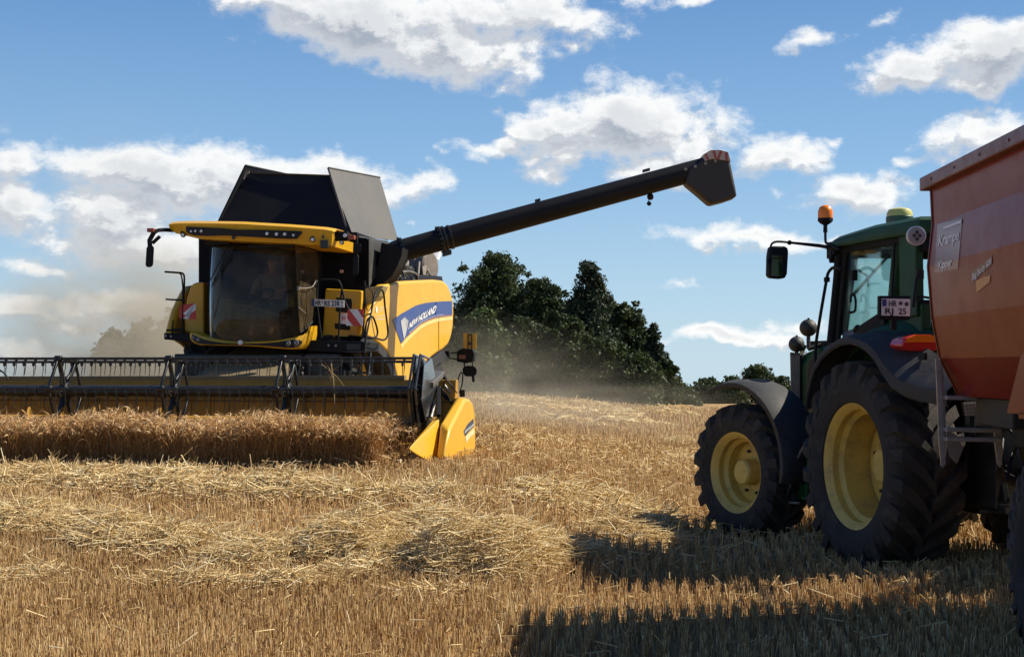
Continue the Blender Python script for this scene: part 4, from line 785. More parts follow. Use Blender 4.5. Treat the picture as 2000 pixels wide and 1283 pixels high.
def spider(s_):
    m = MB(); th = .05
    for k, a in enumerate(RA):
        b2 = RA[(k+1) % 6]; m.bar(rp(s_, a, .09), rp(s_, a), th, .055, up=C.r); m.bar(rp(s_, a, .52), rp(s_, b2, .52), th*.8, .035, up=C.r); m.lathe([(.045,-.05),(.045,.05),(.001,.05)], rp(s_, a), C.r, 12)
        m.bar(rp(s_, a, .33), rp(s_, (a+(b2 if b2 > a else b2+2*math.pi))/2, .16), th*.7, .035, up=C.r)
    m.lathe([(.13,-.045),(.13,.045),(.10,.06),(.001,.06)], C.l(s_, *RC), C.r, 20); return m.build('reel_spider', steel, rl, bevel=.008, smooth=40)
def sx(px): return (C.d(px, 765, RC[0])-C.O).dot(C.r)
for px in (128, 342, 561): spider(sx(px))
spider(-3.82)
m = MB(); hexr = [rp(3.03, a, .55) for a in RA]; m.prism(hexr, C.r*.02); es = m.build('reel_end_shield', mat('shiny black sheet', (.03,.033,.036), .18, dirt=.25, dirtcol=(.10,.09,.08), coat=.6), rl, bevel=.008)
m = MB()
for s_ in (3.01, 3.10):
    for k, a in enumerate(RA):
        b2 = RA[(k+1) % 6]; bb2 = b2 if b2 > a else b2+2*math.pi; m.tube([rp(s_, a, .56), rp(s_, bb2, .56)], .018, 6); m.tube([rp(s_, a, .54), rp(s_, a, .12)], .02, 6)
        m.tube(curve([rp(s_, a+.15, .45), rp(s_, (a+bb2)/2, .16), rp(s_, bb2-.15, .45)], 5), .015, 6)
m.build('shield_rib', mat('shiny black bar', (.05,.052,.055), .15, .4, dirt=.2, coat=.5), es, smooth=50)
m = MB(); hex2 = [rp(3.16, a+.28, .5) for a in RA]; m.prism(hex2, C.r*.015); m.build('outer_shield', mat('shiny black sheet', (.03,.033,.036), .18), es, bevel=.008)
# reel arm, lifting cylinder, hoses and bracket
m = MB(); m.bar(C.d(812,775,-2.5), C.d(858,737,-1.35), .11, .20); m.bar(C.d(835,752,-2.2)+C.r*.05, C.d(857,730,-1.4)+C.r*.05, .07, .08); arm = m.build('reel_arm', mat('grey worn steel', (.11,.105,.10), .45, .3, dirt=.5, dirtcol=(.2,.18,.15)), hd, bevel=.012)
m = MB(); m.bar(C.d(858,733,-1.4), C.d(884,772,-1.5), .05, .16); m.bar(C.d(862,745,-1.4), C.d(893,770,-1.4), .05, .05); m.bar(C.d(866,730,-1.3), C.d(886,764,-1.3), .04, .04); m.bar(C.d(842,768,-1.4), C.d(885,772,-1.4), .05, .04); m.bar(C.d(857,757,-1.8), C.d(857,812,-2.6), .05, .05); m.tube([C.d(886,752,-1.3), C.d(884,744,-1.3)], .01, 6); m.box(C.d(903,768,-1.35), (.07,.08,.10), C.r, C.b); m.box(C.d(862,776,-1.5), (.35,.2,.14), C.r, C.b); m.build('arm_bracket', blk, hd, bevel=.008)
m = MB(); m.box(C.d(852,762,-1.55), (.22,.04,.07), C.r, C.b); m.tube([C.d(838,766,-1.9), C.d(848,790,-2.1), C.d(842,815,-2.3)], .02, 8); m.tube([C.d(868,752,-1.6), C.d(880,768,-1.6)], .018, 8); m.build('lift_cylinder', zinc, hd, smooth=40)
hose = MB(); hose.tube(curve([C.d(x, y, -1.4) for x, y in ((893,768),(894,745),(898,731),(902,727),(904,735),(902,752),(897,768))], 6), .010, 6)
for k in range(7): a = C.d(836+R_.uniform(0,40), 760+R_.uniform(-8,25), -1.7); hose.tube(curve([a, a+C.r*.05+V(0,0,.1), a+C.r*.2-V(0,0,.08)], 5), .010, 6)
for k in range(3): hose.tube(curve([C.l(-3.95,-1.6,1.1+.02*k), C.l(-3.75+.05*k,-1.6,1.32-.05*k), C.l(-3.45,-1.6,1.2), C.l(-3.35,-1.6,1.08)], 6), .012, 6)
hose.build('hydraulic_hose', ink, hd, smooth=60)
# crop dividers
def flip(p, c0=(HS0+HS1)/2): q_ = p-C.O; return p-2*C.r*(q_.dot(C.r)-c0)
for mir in (False, True):
    g_ = (lambda p: flip(p)) if mir else (lambda p: p)
    outer = [C.s(x, y, 3.62) for x, y in ((910,779),(918,779),(924,787),(927.5,806),(929,842),(928.5,889),(921,897),(877,902),(866,894),(879,838)) ]
    inner = [C.d(894,774.5,-2.05), outer[1]-C.r*.26, outer[2]-C.r*.30, outer[3]-C.r*.32, outer[4]-C.r*.32, outer[5]-C.r*.30, outer[6]-C.r*.28, C.d(858,899,-3.3), C.d(852,891,-3.35), C.d(859,828,-2.95)]
    oc = sum(outer, Vector())/10; outer2 = [p+(oc-p)*.0 for p in outer]
    m = MB().loft([[g_(p) for p in inner], [g_(p) for p in outer2]]); dv = m.build('crop_divider', yel, hd, bevel=.035, smooth=30)
    m = MB(); tip = C.d(797,876,-3.95)
    va = [tip, C.d(812,866,-3.7), C.d(843,822,-2.9), C.d(858,818,-2.85), C.d(846,852,-3.1), C.d(852,884,-3.2), C.d(852,909,-3.3), C.d(816,891,-3.7), C.d(835,880,-3.0), C.d(848,880,-2.7)]
    import bmesh
    bm = bmesh.new(); [bm.verts.new(g_(p)-comb.location) for p in va]; bmesh.ops.convex_hull(bm, input=bm.verts); me = bpy.data.meshes.new('divider_nose'); bm.to_mesh(me); bm.free()
    no = bpy.data.objects.new('divider_nose', me); COL.objects.link(no); no.parent = dv; me.materials.append(yel); b3 = no.modifiers.new('bevel', 'BEVEL'); b3.width = .012; b3.segments = 2
    if not mir:
        m = MB(); O2 = lambda x, y, o=.0: C.s(x, y, 3.625+o)
        m.prism([O2(906,842), O2(914,828), O2(925,817), O2(926,833), O2(916,843), O2(909,852)], -C.r*.004); m.build('dark_stripe', mat('dark blue grey decal', (.03,.045,.08), .4), dv)
        m = MB(); m.prism([O2(909,853), O2(918,844), O2(926,836), O2(926.5,847), O2(918,853), O2(911,864)], -C.r*.003); m.build('pale_stripe', mat('pale cream decal', (.75,.66,.36), .4), dv)
        lettering('NEW HOLLAND', lambda x, y: O2(907.5+x*17.5+y*1.2, 846.5-15*x-y*6, .004), whitep, dv, .03)
# straw caught on the reel
k = 8; p = np.array([[*(C.d(650+random.uniform(-6,6), random.uniform(715,745), -2.5))] for _ in range(k)]); dv_ = rng.normal(0, .05, (k, 3))
v, l = stalks(np.stack([p-dv_, p+dv_*.3-np.array([0,0,.03]), p+dv_-np.array([0,0,.09])], 1), np.full((k, 3), .003)); a_1 = np.array([[*C.d(647,710,-2.7)], [*C.d(652,745,-2.7)], [*C.d(654,790,-2.7)]])[None]; v2, l2_ = stalks(a_1, np.full((1, 3), .005))
vv, ll, r3 = join([(v, l, np.full(len(v), .1)), (v2, l2_, np.full(len(v2), .5))]); o = npmesh('caught_straw', vv, 4, ll, swm, r3); o['kind'] = 'stuff'; o['label'] = 'wisp of straw hanging from the reel bars'; o['category'] = 'straw'
# ================================================================ driver
def skinned(name, verts, edges, radii, m, parent, sub=1):
    me = bpy.data.meshes.new(name); off = Vector((0,0,0)); q_ = parent
    while q_ is not None: off += q_.location; q_ = q_.parent
    me.from_pydata([tuple(Vector(v)-off) for v in verts], edges, []); o = bpy.data.objects.new(name, me); COL.objects.link(o); o.parent = parent; me.materials.append(m)
    sk = o.modifiers.new('skin', 'SKIN'); sk.use_smooth_shade = True
    for i_, r_ in enumerate(radii): me.skin_vertices[0].data[i_].radius = (r_, r_) if not isinstance(r_, tuple) else r_
    me.skin_vertices[0].data[0].use_root = True
    o.modifiers.new('sub', 'SUBSURF').levels = sub; o.modifiers['sub'].render_levels = sub
    return o
D = lambda x, y, z: C.l(-.14+x, .95+y, z)
jv = [D(0,0,2.28), D(0,.02,2.48), D(0,.03,2.68), D(0,.02,2.80), D(0,.01,2.86), D(0,0,2.94), D(0,.0,3.02),
      D(-.2,.02,2.72), D(-.27,-.14,2.50), D(-.17,-.38,2.46), D(.2,.02,2.72), D(.34,-.12,2.56), D(.30,-.34,2.50),
      D(-.12,-.05,2.24), D(-.15,-.42,2.26), D(-.15,-.5,1.86), D(-.15,-.62,1.78), D(.12,-.05,2.24), D(.15,-.42,2.26), D(.15,-.5,1.86), D(.15,-.62,1.78)]
je = [(0,1),(1,2),(2,3),(3,4),(4,5),(5,6),(2,7),(7,8),(8,9),(2,10),(10,11),(11,12),(0,13),(13,14),(14,15),(15,16),(0,17),(17,18),(18,19),(19,20)]
jr = [(.17,.12),(.15,.11),(.17,.11),(.06,.06),(.055,.06),(.078,.095),(.075,.09),.07,.05,.03,.07,.05,.03,.1,.075,.055,.045,.1,.075,.055,.045]
per = skinned('person', jv, je, jr, skin_m, None); per['label'] = 'driver in a grey shirt seated behind the combine windscreen, one arm raised to the controls'; per['category'] = 'person'
skinned('shirt', [jv[i_] for i_ in (0,1,2,7,8,10,11)]+[D(0,.025,2.76)], [(0,1),(1,2),(2,3),(3,4),(2,5),(5,6),(2,7)], [(.185,.135),(.165,.125),(.185,.125),.082,.064,.082,.064,(.085,.08)], shirt_m, per)
skinned('trousers', [jv[i_] for i_ in (0,13,14,15,17,18,19)], [(0,1),(1,2),(2,3),(0,4),(4,5),(5,6)], [(.18,.13),.115,.088,.066,.115,.088,.066], jeans_m, per)
skinned('hair', [D(0,.05,2.97), D(0,.03,3.05), D(0,-.04,3.07)], [(0,1),(1,2)], [(.08,.06),(.078,.07),(.06,.04)], hair_m, per)
m = MB(); m.lathe([(.001,.03),(.012,.012),(.016,-.01),(.001,-.012)], D(0,-.1,2.94), -C.b, 10); m.box(D(0,-.093,2.905), (.045,.01,.008), C.r, C.b)
for sx_ in (-1,1): m.lathe([(.001,.012),(.01,.0),(.001,-.01)], D(sx_*.03,-.085,2.97), -C.b, 10); m.lathe([(.001,.01),(.022,.0),(.025,-.015),(.001,-.02)], D(sx_*.08,.01,2.955), C.r*sx_, 10)
m.build('face_features', skin_m, per, smooth=50)
for sgn, wr in ((-1, jv[9]), (1, jv[12])):
    hv = [wr, wr-C.b*.05+V(0,0,-.005)]; he = [(0,1)]; hrr = [(.026,.02),(.036,.018)]
    for k in range(4):
        b0 = wr-C.b*.085+C.r*(k-1.5)*.021; L_ = (.036,.042,.039,.030)[k]; i0 = len(hv); hv += [b0, b0-C.b*L_*.8-V(0,0,.012), b0-C.b*L_*1.0-V(0,0,.045)]; he += [(1,i0),(i0,i0+1),(i0+1,i0+2)]; hrr += [.010,.009,.0075]
    i0 = len(hv); hv += [wr-C.b*.045-C.r*sgn*.045, wr-C.b*.075-C.r*sgn*.062-V(0,0,.01)]; he += [(1,i0),(i0,i0+1)]; hrr += [.011,.009]; skinned('hand', hv, he, hrr, skin_m, per)
# ================================================================ tractor
th = math.radians(14.5)
T = Frame((4.26, 13.4), -th, 0.0)        # r = right, b = forward (away from the camera)
grn = mat('tractor green paint', (.006,.052,.014), .5, dirt=.3, dirtcol=(.025,.04,.015), coat=.05, spec=.3, scale=3)
ryel = mat('rim yellow paint', (.66,.43,.085), .45, dirt=.7, dirtcol=(.34,.22,.08), coat=.1, scale=5)
fend = mat('dark fender plastic', (.03,.031,.034), .6, spec=.3, dirt=.6, dirtcol=(.085,.08,.075), coat=0, scale=3)
trac = root('tractor', 'dark green farm tractor with yellow rims standing in front of the red trailer', 'tractor', T.l(0, 1.2, 0))
muddy = mat('dark wheel nut', (.03,.02,.015), .6)
lw = wheel(trac, T.l(-.91, 0, .95), -T.r, .975, .62, .565, 22, ryel, hubr=.15, hubout=.14, dish=.47, lug=.07, bolts=10, deep=.80, boltm=muddy)
wheel(trac, T.l(.91, 0, .95), T.r, .975, .62, .565, 22, ryel, hubr=.15, hubout=.14, dish=.47, lug=.07, bolts=10, deep=.80, boltm=muddy, turn=.1)
a = math.radians(29); fr_r = V(math.cos(a), math.sin(a), 0); fr_f = V(-math.sin(a), math.cos(a), 0)
for sg in (-1, 1): wheel(trac, T.l(sg*1.09, 2.50, .72)+(0.02*fr_r if sg < 0 else V(0,0,0)), fr_r*sg, .745, .48, .42, 18, ryel, hubr=.125, hubout=.18, dish=.30, lug=.068, bolts=8, deep=.80, boltm=muddy)
m = MB(); m.box(T.l(0, 1.25, .85), (.55, 3.0, .55), T.r, T.b); m.tube([T.l(-.6, 0, .93), T.l(.6, 0, .93)], .15, 16); m.tube([T.l(-.8, 2.62, .70), T.l(.8, 2.62, .70)], .12, 14); m.box(T.l(0, -.35, .95), (.6,.6,.8), T.r, T.b); m.box(T.l(-.52,1.1,.80), (.35,1.0,.45), T.r, T.b)
chs = m.build('chassis', steel, trac, bevel=.02)
m = MB().prism([T.s(x, y, -.85) for x, y in ((1542,935),(1568,870),(1578,900),(1574,975),(1540,975))], T.r*.3); m.box(T.l(-.82,1.35,.52), (.3,.32,.03), T.r, T.b); m.box(T.l(-.80,1.35,.80), (.3,.28,.03), T.r, T.b); m.box(T.l(-.80,1.35,1.08), (.3,.26,.03), T.r, T.b); m.build('step_tank', grn, trac, bevel=.015)
rl2 = MB().tube(curve([T.s(x, y, -.95) for x, y in ((1572,868),(1556,900),(1546,940),(1536,968),(1540,980),(1560,982))], 5), .014, 8).build('step_rail', zinc, trac, smooth=50)
# hood
m = MB(); sec = lambda y_, w, zt: [T.l(-w, y_, .95), T.l(-w, y_, zt-.16), T.l(-w*.82, y_, zt-.03), T.l(-w*.4, y_, zt), T.l(w*.4, y_, zt), T.l(w*.82, y_, zt-.03), T.l(w, y_, zt-.16), T.l(w, y_, .95)]
m.loft([sec(1.05, .42, 2.20), sec(1.8, .41, 2.16), sec(2.5, .40, 2.08), sec(2.85, .38, 2.02), sec(2.96, .33, 1.95)]); hood = m.build('hood', grn, trac, bevel=.015, smooth=35)
m = MB(); m.prism([T.s(x, y, -.425) for x, y in ((1580,705),(1590,697),(1600,697),(1606,705),(1610,725),(1610,760),(1578,775),(1577,725))], T.r*.02); m.box(T.l(0,2.2,2.10), (.55,1.1,.09), T.r, T.b)
m.build('side_grille', ink, hood, bevel=.004)
m = MB()
for k in range(5): m.bar(T.s(1546+k*3.6, 694, -.43), T.s(1546+k*3.6, 790, -.43), .010, .012)
m.build('louvre', zinc, hood); MB().prism([T.s(x, y, -.415) for x, y in ((1543,688),(1563,690),(1563,795),(1545,790))], T.r*.02).build('nose_grille', ink, hood)
lettering('6830', lambda x, y: T.s(1562+x*13+y*1.2, 693-y*7.5, -.432), mat('pale yellow lettering', (.62,.60,.35), .5), hood, .02)
m = MB(); l2 = MB()
for x, y, r_, yy, xx in ((1579,640,.092,2.25,-.45), (1556,672,.085,2.75,-.40)):
    c_ = T.s(x, y, xx); m.lathe([(.001,.09),(r_*.55,.075),(r_*.9,.03),(r_,-.01),(r_,-.045),(r_*1.04,-.05),(r_*1.04,-.07),(.001,-.07)], c_, -T.b-T.r*.45, 28); l2.lathe([(r_*.95,-.072),(r_*.8,-.085),(.001,-.09)], c_, -T.b-T.r*.45, 20); m.tube([c_-V(0,0,r_), c_-V(0,0,r_+.14)], .022, 8); m.box(c_+V(0,0,r_+.005), (.02,.02,.02)); m.tube([c_-V(0,0,r_+.14), T.l(-.3, (c_-T.O).dot(T.b), 2.1)], .025, 8)
m.build('head_lamp', mat('olive black lamp shell', (.025,.024,.02), .6, dirt=.3, dirtcol=(.06,.055,.045)), trac, smooth=45); l2.build('lamp_lens', lens, trac, smooth=45)
m = MB(); m.tube([T.l(.52, 1.35, 1.6), T.l(.52, 1.35, 2.6)], .05, 14); m.tube([T.l(.52,1.35,2.6), T.l(.54,1.28,2.85)], .04, 14); m.build('exhaust_pipe', steel, trac, smooth=40)
# cab
x0, x1 = -.80, .80
cb_ = MB(); cb_.box(T.l(0, .25, 1.62), (1.5, 1.6, .14), T.r, T.b); cb_.box(T.l(0, -.50, 1.95), (1.5, .10, .5), T.r, T.b)
cb_.prism([T.l(-.80, y_, z_) for y_, z_ in ((-.55,1.3),(-.55,2.42),(-.2,2.42),(.1,2.20),(.45,2.10),(.55,1.9),(.6,1.5))], T.r*.10); cb_.prism([T.l(.70, y_, z_) for y_, z_ in ((-.55,1.3),(-.55,2.42),(-.2,2.42),(.1,2.20),(.45,2.10),(.55,1.9),(.6,1.5))], T.r*.10)
tcab = cb_.build('cab', grn, trac, bevel=.02)
# roof
ro = [(-.87,-.62),(-.90,.2),(-.90,.95),(-.80,1.30),(-.45,1.48),(0,1.52),(.45,1.48),(.80,1.30),(.90,.95),(.90,.2),(.87,-.62),(.5,-.72),(-.5,-.72)]
ring = lambda k, z, dy=0.0: [T.l(x*k, .35+(y_-.35)*k+dy, z) for x, y_ in ro]
def rz(y_): return 3.185-.055*max(0, (y_-.1))**1.2
m = MB().loft([ring(.90, 3.03), ring(.99, 3.035), [T.l(x*1.0, y_, 3.075) for x, y_ in ro], [T.l(x*.985, .35+(y_-.35)*.985, rz(y_)-.035) for x, y_ in ro], [T.l(x*.93, .35+(y_-.35)*.93, rz(y_)) for x, y_ in ro], [T.l(x*.5, .35+(y_-.35)*.5, 3.225) for x, y_ in ro]]); trf = m.build('cab_roof', grn, tcab, smooth=32)
m = MB(); m.box(T.l(-.1,.05,3.225), (.5,.5,.05), T.r, T.b); m.lathe([(.13,0),(.13,.05),(.125,.055)], T.s(1757,434,-.35), V(0,0,1), 28); m.build('dome_base', mat('green dome base', (.03,.09,.04), .4), trf, bevel=.01)
dc = T.s(1757, 426, -.35); MB().lathe([(.118,-.03),(.124,0),(.122,.045),(.105,.08),(.06,.095),(.001,.098)], dc, V(0,0,1), 32).build('satellite_dome', mat('yellow dome plastic', (.62,.56,.16), .4, dirt=.25), trf, smooth=40)
MB().lathe([(.127,-.045),(.127,-.02)], dc, V(0,0,1), 32).build('dome_band', mat('pale grey band', (.3,.3,.28), .5), trf)
# pillars
m = MB(); m.bar(T.s(1749,474,-.80)+T.r*.04, T.s(1739,590,-.80)+T.r*.04, .13, .08, up=T.r); m.bar(T.l(-.79,-.34,3.06), T.l(-.79,-.36,2.3), .30, .08, up=T.r); m.bar(T.l(.79,-.30,3.06), T.l(.79,-.30,2.3), .30, .08, up=T.r); m.build('rear_pillar', grn, tcab, bevel=.015)
m = MB(); ap = [T.s(1640,484,-.80), T.s(1636,540,-.80), T.s(1629,610,-.80), T.s(1624,668,-.80)]; m.tube(ap, [.05,.045,.045,.05], 10); m.tube([p+T.b*-.14 for p in ap], [.028]*4, 8); m.tube([p+T.r*1.6 for p in ap], .045, 10)
m.bar(T.l(-.80,1.1,3.03), T.l(-.80,-.2,3.03), .05, .10); m.bar(T.l(.80,1.1,3.03), T.l(.80,-.2,3.03), .05, .10); m.bar(T.l(-.8,1.15,3.0), T.l(.8,1.15,3.0), .05, .10); m.bar(T.l(-.78,-.52,2.97), T.l(.78,-.52,2.97), .08, .18); m.bar(T.l(-.78,-.52,2.42), T.l(.78,-.52,2.42), .05, .06)
m.box(T.s(1624,545,-.80)+T.b*.1+T.r*.0, (.05,.05,.05), T.r, T.b); m.bar(T.s(1747,470,-.82), T.s(1741,600,-.82), .03, .02, up=T.r); m.build('cab_frame', blk, tcab, bevel=.008)
gp = [(1655,478),(1672,482),(1745,481),(1743,510),(1740,560),(1738,612),(1718,624),(1690,634),(1652,647),(1646,650),(1648,560)]
g_ = MB().prism([T.s(x, y, -.79) for x, y in gp], T.r*.006).build('door_glass', tglass, tcab)
MB().prism([q_+T.r*1.58 for q_ in [T.s(x, y, -.79) for x, y in gp]], T.r*.006).build('door_glass', tglass, tcab)
MB().prism([T.l(-.66,-.56,2.45), T.l(.70,-.56,2.45), T.l(.70,-.52,2.88), T.l(-.66,-.52,2.88)], T.b*.006).build('rear_glass', tglass, tcab)
MB().prism([T.l(-.72,1.18,2.15), T.l(.72,1.18,2.15), T.l(.74,1.14,2.95), T.l(-.74,1.14,2.95)], T.b*.006).build('windscreen', tglass, tcab)
m = MB(); m.prism([T.s(x, y, -.77) for x, y in ((1655,478),(1674,480),(1664,545),(1656,600),(1650,655),(1643,655),(1646,560))], T.r*.03); m.build('inner_pillar', mat('blue grey trim', (.07,.09,.13), .5), tcab)
m = MB(); m.prism([T.s(x, y, -.78) for x, y in ((1646,648),(1700,634),(1722,622),(1722,650),(1644,672))], T.r*.03); dl = m.build('lower_door_panel', mat('blue grey plastic panel', (.05,.075,.12), .4), tcab)
m = MB(); m.prism([T.s(x, y, -.785) for x, y in ((1651,659),(1657,657),(1657,660),(1651,661.5))], T.r*.002); m.prism([T.s(x, y, -.785) for x, y in ((1665,655),(1671,651),(1670,655),(1665,658))], T.r*.002); m.build('small_marks', whitep, dl)
m = MB(); m.prism([T.s(x, y, -.72) for x, y in ((1676,481),(1746,480),(1746,508),(1738,500),(1734,495),(1712,495),(1702,494),(1690,489),(1684,485),(1680,490))], T.r*.05); m.build('headliner', mat('dark headliner', (.03,.03,.04), .8), tcab)
# cab interior
m = MB(); m.box(T.l(0,.15,1.86), (.48,.46,.14), T.r, T.b); m.box(T.l(0,-.10,2.15), (.46,.12,.55), T.r, T.b); m.build('driver_seat', mat('black seat cloth', (.02,.02,.022), .9), tcab, bevel=.04)
m = MB(); m.tube([T.l(0,.75,1.7), T.l(0,.62,2.18)], .04, 10); m.tube([T.l(0,.60,2.2)+.19*(math.cos(t_)*T.r+math.sin(t_)*(T.b*.9+V(0,0,.4)).normalized()) for t_ in [2*math.pi*k/24 for k in range(25)]], .014, 6); m.box(T.l(0,.85,1.95), (.5,.25,.4), T.r, T.b); m.build('steering_wheel', ink, tcab, smooth=50)
m = MB(); m.tube([T.s(1667,574,-.3), T.s(1695,543,-.3), T.s(1735,500,-.3)], .014, 6); m.tube([T.s(1669,575,-.35), T.s(1733,503,-.35)], .010, 6); m.tube(curve([T.s(1666,530,-.4), T.s(1674,526,-.4), T.s(1685,534,-.4), T.s(1695,542,-.4), T.s(1695,560,-.4)], 4), .010, 6); m.build('cab_strut', mat('dark green tube', (.03,.07,.06), .5), tcab, smooth=50)
m = MB(); m.tube(curve([T.s(1660,611,-.84), T.s(1669,608,-.84), T.s(1671,600,-.84), T.s(1671,585,-.84), T.s(1668,577,-.84), T.s(1663,576,-.84), T.s(1661,590,-.84)], 3), .013, 6); m.box(T.s(1668,538,-.80), (.05,.05,.10), T.r, T.b); m.build('door_handle', blk, tcab, smooth=50)
m = MB(); m.bar(T.l(-.86,.52,2.18), T.l(-.84,-.05,2.36), .05, .09); m.bar(T.l(-.86,.55,2.12), T.l(-.84,-.0,2.25), .05, .12); m.tube([T.l(-.87,.55,2.20), T.l(-.87,.48,2.24)], .03, 8); m.build('fender_rail', blk, tcab, bevel=.01)
m = MB(); m.tube([T.d(1784,600,-.6), T.d(1790,545,-.6), T.d(1793,536,-.6)], .014, 6); m.box(T.d(1797,536,-.6), (.06,.03,.08), T.r, T.b); m.tube(curve([T.d(1785,584,-.6), T.d(1800,580,-.6), T.d(1816,582,-.6)], 4), .012, 6); m.build('rear_wiper', ink, tcab, smooth=50)
m = MB(); l2 = MB(); c_ = T.d(1790,460.5,-.72)
m.lathe([(.078,-.06),(.085,-.02),(.085,.0),(.072,.004),(.072,-.01)], c_, -T.b-T.r*.3, 28); l2.lathe([(.071,-.008),(.068,-.001),(.001,.0)], c_, -T.b-T.r*.3, 28); lw_ = m.build('work_lamp', silver, tcab, smooth=40); l2.build('lamp_lens', mat('dull grey reflector', (.35,.33,.30), .4), lw_)
m = MB()
for dx, dz in ((-.027,0),(.027,0),(0,.03),(0,-.03)): m.lathe([(.016,0),(.013,.003),(.001,.003)], c_-T.b*.006+T.r*dx+V(0,0,dz)-T.b*.003, -T.b-T.r*.3, 14)
m.build('led', mat('dark led', (.06,.05,.05), .2), lw_)
# beacon
m = MB(); m.tube(curve([T.s(1640,488,-.9), T.s(1620,477,-.9), T.s(1613,473,-.9), T.s(1612,455,-.9), T.s(1612,437,-.9)], 5), .014, 8); m.lathe([(.022,-.02),(.02,.05),(.06,.075),(.065,.085),(.075,.09),(.075,.12)], T.s(1612,450,-.9), V(0,0,1), 20); bc = m.build('beacon_stem', blk, tcab, smooth=40)
MB().lathe([(.072,0),(.074,.02),(.073,.09),(.06,.13),(.03,.15),(.001,.155)], T.s(1612,431,-.9), V(0,0,1), 28).build('beacon', orange, bc, smooth=40)
# mirror
m = MB(); m.tube([T.s(1632,497,-.86), T.s(1630,484,-.86)], .03, 8); m.tube([T.s(1636,486,-.86), T.d(1600,480,1.1), T.d(1543,474,1.1)], [.02,.018,.012], 8); m.tube(curve([T.d(1543,474,1.1), T.d(1520,472,1.1), T.d(1509,475,1.1), T.d(1505,483,1.1), T.d(1503,500,1.1), T.d(1502,520,1.1)], 4), .011, 8); m.lathe([(.02,-.02),(.025,0),(.001,.03)], T.d(1543,474,1.1), T.r, 10); m.box(T.d(1501.5,511,1.1), (.04,.04,.05), T.r, T.b)
mb_ = m.build('mirror_arm', blk, tcab, smooth=40)
mo = [(1509,480.5),(1534,481),(1539.5,485),(1540.5,492),(1538,535),(1534,543),(1526,544.5),(1507,543),(1502,538),(1503,500),(1505.5,484)]
MB().prism([T.d(x, y, 1.08) for x, y in mo], T.b*.09).build('mirror_housing', blk, mb_, bevel=.014, smooth=35)
MB().prism([T.d(x, y, 1.068) for x, y in ((1508,499),(1530,500),(1528,541),(1506,539))], T.b*.016).build('mirror_glass', mirr, mb_)
rail('handrail', [T.s(x, y, -.95) for x, y in ((1592,735),(1593,680),(1600,630),(1612,560),(1617,535),(1624,525),(1632,522),(1640,524),(1644,528))], .016, tcab)
m = MB(); m.box(T.s(1628,489,-.82), (.10,.10,.16), T.r, T.b); m.bar(T.s(1621,487,-.84), T.s(1626,512,-.84), .05, .04); m.build('mirror_bracket', blk, tcab)
# plate
m = MB(); m.prism([T.d(x, y, -.70) for x, y in ((1718.5,577.5),(1779,578),(1780,622),(1775,625.5),(1722,624),(1718,620))], T.b*.05); m.bar(T.d(1745,624,-.68), T.d(1745,645,-.68), .05, .05); pb = m.build('plate_box', blk, trac, bevel=.008)
pq = [(1722.5,583),(1778,584),(1777.5,617.5),(1722,616)]; lp_ = MB().prism([T.d(x, y, -.705) for x, y in pq], T.b*.01).build('licence_plate', whitep, pb)
MB().prism([T.d(x, y, -.708) for x, y in ((1723.5,584.5),(1731.5,584.7),(1731.5,598),(1723.5,598))], T.b*.004).build('country_band', bluep, lp_)
lettering('HR', lambda x, y: T.d(1736+x*15.5, 598.6-y*11.5, -.709), ink, lp_, .015); lettering('RJ', lambda x, y: T.d(1729+x*16, 613-y*11.5, -.709), ink, lp_, .015); lettering('25', lambda x, y: T.d(1755+x*15, 613.8-y*11.5, -.709), ink, lp_, .015)
m = MB(); m.lathe([(.017,0),(.017,.003),(.001,.003)], T.d(1759,592.5,-.706), -T.b, 18); m.lathe([(.019,0),(.019,.003),(.001,.003)], T.d(1770.5,594,-.706), -T.b, 18); m.build('plate_seal', mat('dark grey seal', (.05,.05,.05), .5), lp_)
